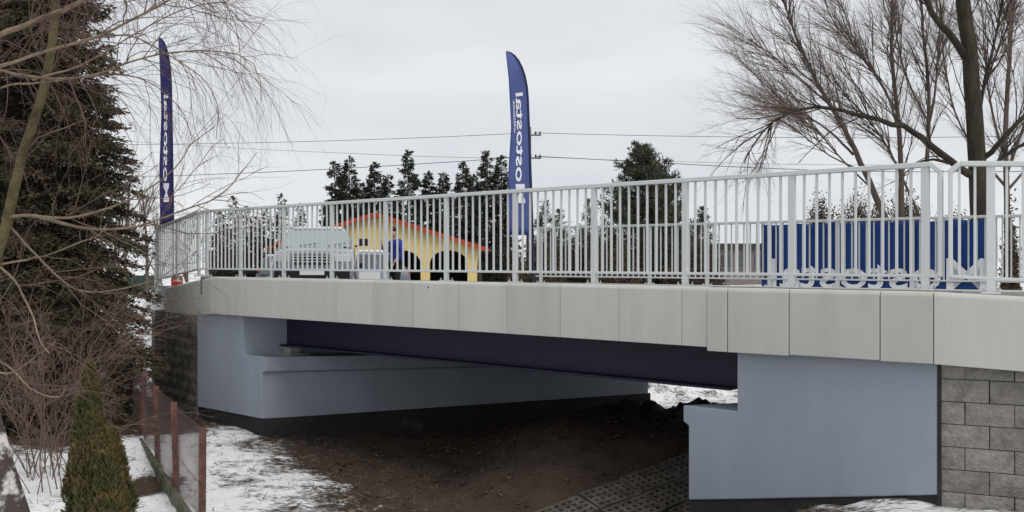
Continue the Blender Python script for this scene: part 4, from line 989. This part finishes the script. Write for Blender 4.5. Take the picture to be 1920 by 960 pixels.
# ------------------------------------------------------------------ cars
def loft(m_, rings):
    k = len(rings[0]); n = len(rings); m_.add([p for r in rings for p in r], [(i * k + j, i * k + (j + 1) % k, (i + 1) * k + (j + 1) % k, (i + 1) * k + j) for i in range(n - 1) for j in range(k)] + [tuple(range(k - 1, -1, -1)), tuple((n - 1) * k + j for j in range(k))]); return m_
def make_car(label, loc, yaw, paint, Hh=1.70, Wd=1.86, Ln=4.5, group='parked cars', snow=False, screen='windscreen', belt=1.02):
    """front points to local -y"""
    e = empty('parked_car', (0, 0, 0), label, 'car', group); hw = Wd / 2
    def ring(y, zb, zt, ws, wt, crown=.04):
        return [(-hw * ws * .93, y, zb), (hw * ws * .93, y, zb), (hw * ws, y, zb + .18), (hw * ws, y, zb + (zt - zb) * .62), (hw * wt, y, zt - .03), (hw * wt * .6, y, zt + crown * .7), (0, y, zt + crown), (-hw * wt * .6, y, zt + crown * .7), (-hw * wt, y, zt - .03), (-hw * ws, y, zb + (zt - zb) * .62), (-hw * ws, y, zb + .18)]
    h = Ln / 2; rs = [ring(-h, .42, belt - .28, .80, .74, .0), ring(-h + .05, .30, belt - .17, .90, .82), ring(-h + .22, .24, belt - .10, .97, .88), ring(-h + .7, .22, belt - .05, 1, .92), ring(-h + 1.25, .22, belt, 1, .93), ring(-h + 1.9, .22, belt, 1, .92, .0), ring(h - 1., .22, belt + .03, 1, .92, .0), ring(h - .25, .24, belt + .04, .98, .90, .0), ring(h - .04, .30, belt, .93, .86, 0), ring(h, .42, .86, .88, .82, 0)]
    loft(MB(), rs).build('body', paint, e, bevel=.012, smooth=True)
    y0, y1, yt0, yt1 = -h + 1.15, h - .12, -h + 1.85, h - .55; wb, wt_ = hw * .90, hw * .70
    zb, zt = belt - .03, Hh
    cab = MB(); gr = []
    for f in (0, .5, .92, 1):
        w_ = wb + (wt_ - wb) * f; a_ = y0 + (yt0 - y0) * f; b__ = y1 + (yt1 - y1) * f
        if f == 1: w_ -= .07; a_ += .08; b__ -= .08
        z = zb + (zt - zb) * (f if f < 1 else 1.0); gr.append([(-w_, a_, z), (-w_ * .5, a_ - .07 * (1 - f * .6), z), (w_ * .5, a_ - .07 * (1 - f * .6), z), (w_, a_, z), (w_, b__, z), (-w_, b__, z)])
    loft(cab, gr).build('cabin', paint, e, bevel=.02, smooth=True)
    def lerp3(A, B, f): return tuple(A[i] + (B[i] - A[i]) * f for i in range(3))
    def pane(q4, nm, mt, n):
        n = np.array(n, float); m_ = MB(); m_.prism([np.array(p) + n * .004 for p in q4], n * .006); m_.build(nm, mt, e)
    w0, w1 = wb - .06, wt_ - .045; f0, f1 = .08, .90
    fr = lambda f, x: (x, y0 + (yt0 - y0) * f - .072, zb + (zt - zb) * f)
    sx0 = wb + (wt_ - wb) * f0 - .05; sx1 = wb + (wt_ - wb) * f1 - .05
    pane([fr(f0, -sx0), fr(f0, sx0), fr(f1, sx1), fr(f1, -sx1)], 'windscreen', M[screen], (0, -.72, .69))
    bk = lambda f, x: (x, y1 + (yt1 - y1) * f, zb + (zt - zb) * f)
    pane([bk(f0, -sx0), bk(f0, sx0), bk(f1, sx1), bk(f1, -sx1)], 'rear_window', M['glass'], (0, .9, .3))
    for s in (-1, 1):
        for ya, yb in ((.10, .48), (.52, .88)):
            def sp(f, t): w_ = wb + (wt_ - wb) * f; a_ = y0 + (yt0 - y0) * f + .12; b__ = y1 + (yt1 - y1) * f - .1; return (s * w_, a_ + (b__ - a_) * t, zb + (zt - zb) * f)
            pane([sp(.1, ya), sp(.1, yb), sp(.86, yb), sp(.86, ya)], 'side_window', M['glass'], (s * .95, 0, .28))
        # wheels
        for yy in (-h + .85, h - .85):
            c = (s * (hw - .10), yy, .34); tt = MB(); N_ = 20
            prof = [(.20, -.10), (.31, -.10), (.34, -.07), (.34, .07), (.31, .10), (.20, .10)]
            tt.lathe(prof, (0, 0, 0), N_); rot = lambda p: (c[0] + p[2], c[1] + p[0], c[2] + p[1]); tt.v = [rot(p) for p in tt.v]; wh = tt.build('wheel', M['rubber'], e, smooth=True)
            rm = MB(); rm.lathe([(.21, -.09), (.21, .085), (.17, .06), (.05, .085), (.02, .09)], (0, 0, 0), 10); rm.v = [(c[0] + s * p[2] * 1.25, c[1] + p[0], c[2] + p[1]) for p in rm.v]; rm.build('rim', M['chrome'], wh)
        # lamps, mirrors
        hl = MB(); hl.box((s * hw * .70, -h + .06, belt - .25), (.17, s * .04, 0), (0, .07, 0), (0, 0, .085)); hl.build('headlight', M['lamp'], e, bevel=.02, seg=2)
        fl = MB(); fl.box((s * hw * .66, -h + .015, .47), (.10, 0, 0), (0, .03, 0), (0, 0, .04)); fl.build('fog_lamp', M['lamp'], e, bevel=.015)
        mr = MB(); mr.box((s * (hw + .12), y0 + .42, belt + .12), (.11, 0, 0), (0, .06, 0), (0, 0, .085)); mo = mr.build('mirror', M['black'], e, bevel=.03, seg=2)
        arm = MB(); arm.beam((s * (hw - .06), y0 + .45, belt + .02), (s * (hw + .06), y0 + .43, belt + .07), .05, .04); arm.build('mirror_arm', M['black'], mo)
        tl_ = MB(); tl_.box((s * hw * .80, h - .03, .92), (.08, 0, 0), (0, .04, 0), (0, 0, .14)); tl_.build('tail_light', M['red'], e, bevel=.015)
    g = MB(); g.box((0, -h + .0, belt - .28), (.42, 0, 0), (0, .035, 0), (0, 0, .11)); go = g.build('grille', M['black'], e, bevel=.02)
    for z in (belt - .33, belt - .27, belt - .21):
        c = MB(); c.box((0, -h - .035, z), (.38, 0, 0), (0, .006, 0), (0, 0, .010)); c.build('grille_bar', M['chrome'], go)
    g = MB(); g.box((0, -h + .02, .46 + (belt - 1) * .3), (.80, 0, 0), (0, .055, 0), (0, 0, .11 + (belt - 1) * .35 if belt > 1 else .11)); g.build('lower_bumper', M['black'], e, bevel=.02)
    g = MB(); g.box((0, -h - .045, belt - .56), (.26, 0, 0), (0, .008, 0), (0, 0, .055)); g.build('number_plate', M['white_plain'], e)
    for s in (-.35, .25):
        c = MB(); c.beam((s, y0 - .06, belt + .03), (s + .42, y0 + .0, belt + .09), .018, .018); c.build('wiper', M['black'], e)
    if snow:
        q = MB(); q.box((0, (yt0 + yt1) / 2, zt + .03), (wt_ - .10, 0, 0), (0, (yt1 - yt0) / 2 - .05, 0), (0, 0, .035)); q.build('roof_snow', M['snow'], e, bevel=.03, seg=3, smooth=True)
    e.rotation_euler = (0, 0, yaw); e.location = loc; return e
def car_at(label, u, Y, yaw, paint, **k):
    x = px(u, 0, Y)[0]; return make_car(label, (x, Y, zroad(np.array([x, Y]))), yaw, paint, **k)
car_at('silver grey off road car with pale windscreen and snowy roof facing the railing', 598, 24.6, .12, M['navycar'], Hh=1.67, belt=1.25, snow=True)
car_at('blue grey car with snowy roof between the off road car and the person', 642, 28.8, -.45, M['gunmetal'], Hh=1.50, snow=True, belt=1.0)
car_at('dark car with a snowy roof half hidden left of the off road car', 540, 29.2, .25, M['darkcar'], Hh=1.45, snow=True, screen='glass', belt=.95)
# white box with blue lid, small red box
x, y, z = px(693, 503, 21.8); g = zroad(np.array([x, y]))
bx = empty('storage_box', (x, y, g), 'white box with a blue lid standing on the road right of the off road car', 'box')
q = MB(); q.box((x, y, (g + z - .05) / 2), (.21, 0, 0), (0, .16, 0), (0, 0, (z - .05 - g) / 2)); q.build('body', M['white_plain'], bx, bevel=.015)
q = MB(); q.box((x, y, z - .022), (.225, 0, 0), (0, .175, 0), (0, 0, .024)); q.build('lid', M['blue_lid'], bx, bevel=.01)
x, y, z = px(332, 517, 20.2); g = zroad(np.array([x, y]))
rb = empty('red_box', (x, y, g), 'small red box showing under the left railing', 'box')
q = MB(); q.box((x, y, (g + z - .03) / 2), (.09, 0, 0), (0, .10, 0), (0, 0, (z - .03 - g) / 2)); q.build('body', M['red'], rb, bevel=.02)
q = MB(); q.box((x, y, z - .012), (.098, 0, 0), (0, .108, 0), (0, 0, .013)); q.build('lid', M['red'], rb, bevel=.006)

# ------------------------------------------------------------------ person
def skin(name, V_, Ed, Rd, m, parent, sub=2, root=0):
    me = bpy.data.meshes.new(name); me.from_pydata([tuple(v) for v in V_], Ed, []); o_ = bpy.data.objects.new(name, me); COL.objects.link(o_)
    mo = o_.modifiers.new('skin', 'SKIN'); mo.use_smooth_shade = True
    for i, r in enumerate(Rd): me.skin_vertices[0].data[i].radius = r if isinstance(r, tuple) else (r, r)
    me.skin_vertices[0].data[root].use_root = True
    ss = o_.modifiers.new('sub', 'SUBSURF'); ss.levels = sub; ss.render_levels = sub
    bpy.context.view_layer.update(); nm = bpy.data.meshes.new_from_object(o_.evaluated_get(bpy.context.evaluated_depsgraph_get()))
    bpy.data.objects.remove(o_); bpy.data.meshes.remove(me); nm.name = name; nm.materials.clear()
    for p in nm.polygons: p.use_smooth = True
    return obj(name, nm, m, parent)
pe = empty('person', (0, 0, 0), 'person in a blue jacket and dark trousers standing before the yellow building', 'person')
# local: facing -x, z up, 1.80 tall
J = [(0, 0, .98), (0, 0, 1.12), (.02, 0, 1.30), (.01, 0, 1.46), (-.03, 0, 1.55), (-.05, 0, 1.63), (-.06, 0, 1.72),      # pelvis..crown 0-6
     (.01, -.19, 1.44), (.06, -.25, 1.17), (-.10, -.22, .99), (-.16, -.21, .93),                                           # near arm 7-10
     (.01, .19, 1.44), (-.12, .24, 1.20), (-.30, .16, 1.36), (-.33, .14, 1.43),                                              # far arm raised 11-14
     (0, -.10, .92), (-.02, -.11, .50), (.03, -.11, .09), (-.12, -.12, .05), (0, .10, .92), (-.03, .12, .50), (.02, .13, .09), (-.13, .14, .05)]
Ed = [(0, 1), (1, 2), (2, 3), (3, 4), (4, 5), (5, 6), (3, 7), (7, 8), (8, 9), (9, 10), (3, 11), (11, 12), (12, 13), (13, 14), (0, 15), (15, 16), (16, 17), (17, 18), (0, 19), (19, 20), (20, 21), (21, 22)]
Rd = [(.13, .15), (.12, .14), (.13, .16), (.10, .14), .055, .085, .07, .06, .045, .038, .03, .06, .045, .038, .03, .085, .06, .045, .035, .085, .06, .045, .035]
skin('body', J, Ed, Rd, M['skin'], pe)
def fingers(w, d, nm='hand'):
    w = np.array(w, float); d = unit(np.array(d, float)); s_ = unit(np.cross(d, (0, 0, 1.))); Vh = [w, w + d * .07]; Eh = [(0, 1)]; Rh = [.024, .030]
    for i, (o_, l) in enumerate(((-.03, .070), (-.01, .082), (.01, .076), (.03, .060))):
        b_ = len(Vh); Vh += [w + d * .09 + s_ * o_, w + d * (.09 + l * .5) + s_ * o_ * 1.1, w + d * (.09 + l * .85) + s_ * o_ * 1.1 + np.array([0, 0, -.02])]; Eh += [(1, b_), (b_, b_ + 1), (b_ + 1, b_ + 2)]; Rh += [.010, .0095, .008]
    b_ = len(Vh); Vh += [w + d * .04 + s_ * -.045, w + d * .085 + s_ * -.062]; Eh += [(0, b_), (b_, b_ + 1)]; Rh += [.012, .009]
    skin(nm, Vh, Eh, Rh, M['skin'], pe, 1)
fingers(J[10], (-.4, 0, -.9)); fingers(J[14], (-.2, 0, .9))
skin('jacket', [(0, 0, .86), (0, 0, 1.10), (.02, 0, 1.30), (.01, 0, 1.44), (-.02, 0, 1.52), (.01, -.20, 1.44), (.06, -.26, 1.17), (-.08, -.225, 1.01), (.01, .20, 1.44), (-.12, .25, 1.20), (-.28, .17, 1.34)], [(0, 1), (1, 2), (2, 3), (3, 4), (3, 5), (5, 6), (6, 7), (3, 8), (8, 9), (9, 10)], [(.17, .20), (.165, .19), (.17, .20), (.13, .17), .085, .095, .078, .065, .095, .078, .065], M['jacket'], pe)
skin('trousers', [(0, 0, .96), (0, -.10, .88), (-.02, -.11, .50), (.03, -.11, .10), (0, .10, .88), (-.03, .12, .50), (.02, .13, .10)], [(0, 1), (1, 2), (2, 3), (0, 4), (4, 5), (5, 6)], [.15, .115, .085, .075, .115, .085, .075], M['trousers'], pe)
for yy, x0 in ((-.11, .03), (.13, .02)): skin('shoe', [(x0 + .05, yy, .05), (x0 - .05, yy, .05), (x0 - .19, yy, .04)], [(0, 1), (1, 2)], [.055, .055, .042], M['black'], pe, 1)
skin('hair', [(-.02, 0, 1.69), (.0, 0, 1.74), (-.06, 0, 1.785), (-.11, 0, 1.76)], [(0, 1), (1, 2), (2, 3)], [.07, .085, .075, .045], M['hair'], pe, 1)
q = MB(); q.prism([(-.135, -.012, 1.66), (-.135, .012, 1.66), (-.168, 0, 1.655), (-.140, 0, 1.70)][:3], (0.01, 0, .045)); q.build('nose', M['skin'], pe)
for s in (-1, 1):
    q = MB(); q.lathe([(.003, -.009), (.010, 0), (.003, .009)], (-.130, s * .034, 1.695), 8); q.build('eye', M['black'], pe)
    q = MB(); q.lathe([(.006, -.032), (.016, 0), (.006, .032)], (-.03, s * .088, 1.67), 8); q.build('ear', M['skin'], pe)
q = MB(); q.box((-.128, 0, 1.615), (.006, 0, 0), (0, .026, 0), (0, 0, .006)); q.build('mouth', M['red'], pe)
x = px(742, 0, 26.5)[0]; pe.location = (x, 26.5, zroad(np.array([x, 26.5]))); pe.rotation_euler = (0, 0, .55); pe.scale = (1.03, 1.03, 1.03)

# ------------------------------------------------------------------ dead grass, twigs and clods on the snow
r_ = np.random.default_rng(77); Pg, Dg, Wg = [], [], []
for _ in range(5200):
    x = r_.uniform(-7.5, 4.0); y = r_.uniform(8.2, 22); p = np.array([x, y])
    if ((p - R0) @ N2 < .0 and poly_sd(p) > 0) or (x > .9 and y > 10.6 and poly_sd(p) < 0): continue
    dd = poly_sd(p); 
    if dd > .8 and r_.random() > .32: continue
    if dd < -1.2 and r_.random() > .25: continue
    z = ground_z(p); k = r_.integers(2, 6)
    d = np.c_[r_.normal(0, .8, (k, 2)), np.abs(r_.normal(.35, .35, k)) + .08]; d /= np.linalg.norm(d, axis=1, keepdims=True); l_ = r_.uniform(.03, .12, k)[:, None]
    Pg.append(np.tile([x, y, z], (k, 1)) + r_.normal(0, .02, (k, 3)) * (1, 1, 0)); Dg.append(d * l_); w_ = np.cross(d, r_.normal(0, 1, (k, 3))); w_ /= np.linalg.norm(w_, axis=1, keepdims=True); Wg.append(w_ * .004)
tag(obj('dead_grass', leaves_mesh('dead_grass', np.concatenate(Pg), np.concatenate(Dg), np.concatenate(Wg)), M['grass']), 'scattered dead grass blades poking through thin snow and soil', 'grass', kind='stuff')

# stones and soil clods under and beside the bridge
r_ = np.random.default_rng(5); m_ = MB(); ico = bmesh.new(); bmesh.ops.create_icosphere(ico, subdivisions=1, radius=1); IV = np.array([v.co[:] for v in ico.verts]); IF = [tuple(v.index for v in f.verts) for f in ico.faces]; ico.free()
VS, FS = [], []; o = 0
for _ in range(9000):
    x = r_.uniform(-4.5, 4.5); y = r_.uniform(9.0, 20.5); p = np.array([x, y]); d = poly_sd(p)
    if d > .35 or (x > 1.2 and y < 10.9): continue
    if d > 0 and r_.random() > .4: continue
    rad = .008 + .030 * r_.random() ** 4 + (.035 * r_.random() ** 2 if np.hypot(x - 2.5, y - 17) < 2.2 else 0)
    v = IV * (1 + r_.normal(0, .16, (12, 1))) * rad * np.array([r_.uniform(.8, 1.5), r_.uniform(.8, 1.5), r_.uniform(.5, .9)])
    a = r_.uniform(0, 6.28); c_, s_ = math.cos(a), math.sin(a); v = np.c_[v[:, 0] * c_ - v[:, 1] * s_, v[:, 0] * s_ + v[:, 1] * c_, v[:, 2]]
    VS.append(v + (x, y, ground_z(p) + .0)); FS.append(np.array(IF) + o); o += 12
tag(obj('soil_clods', rawmesh('soil_clods', np.concatenate(VS), np.concatenate(FS)), mat('soil_clod', (.085, .062, .048), .95, var=.5, scale=2, coord='World', col2=(.045, .032, .025))), 'small stones and soil clods on the bare earth under the bridge', 'clods', kind='stuff')
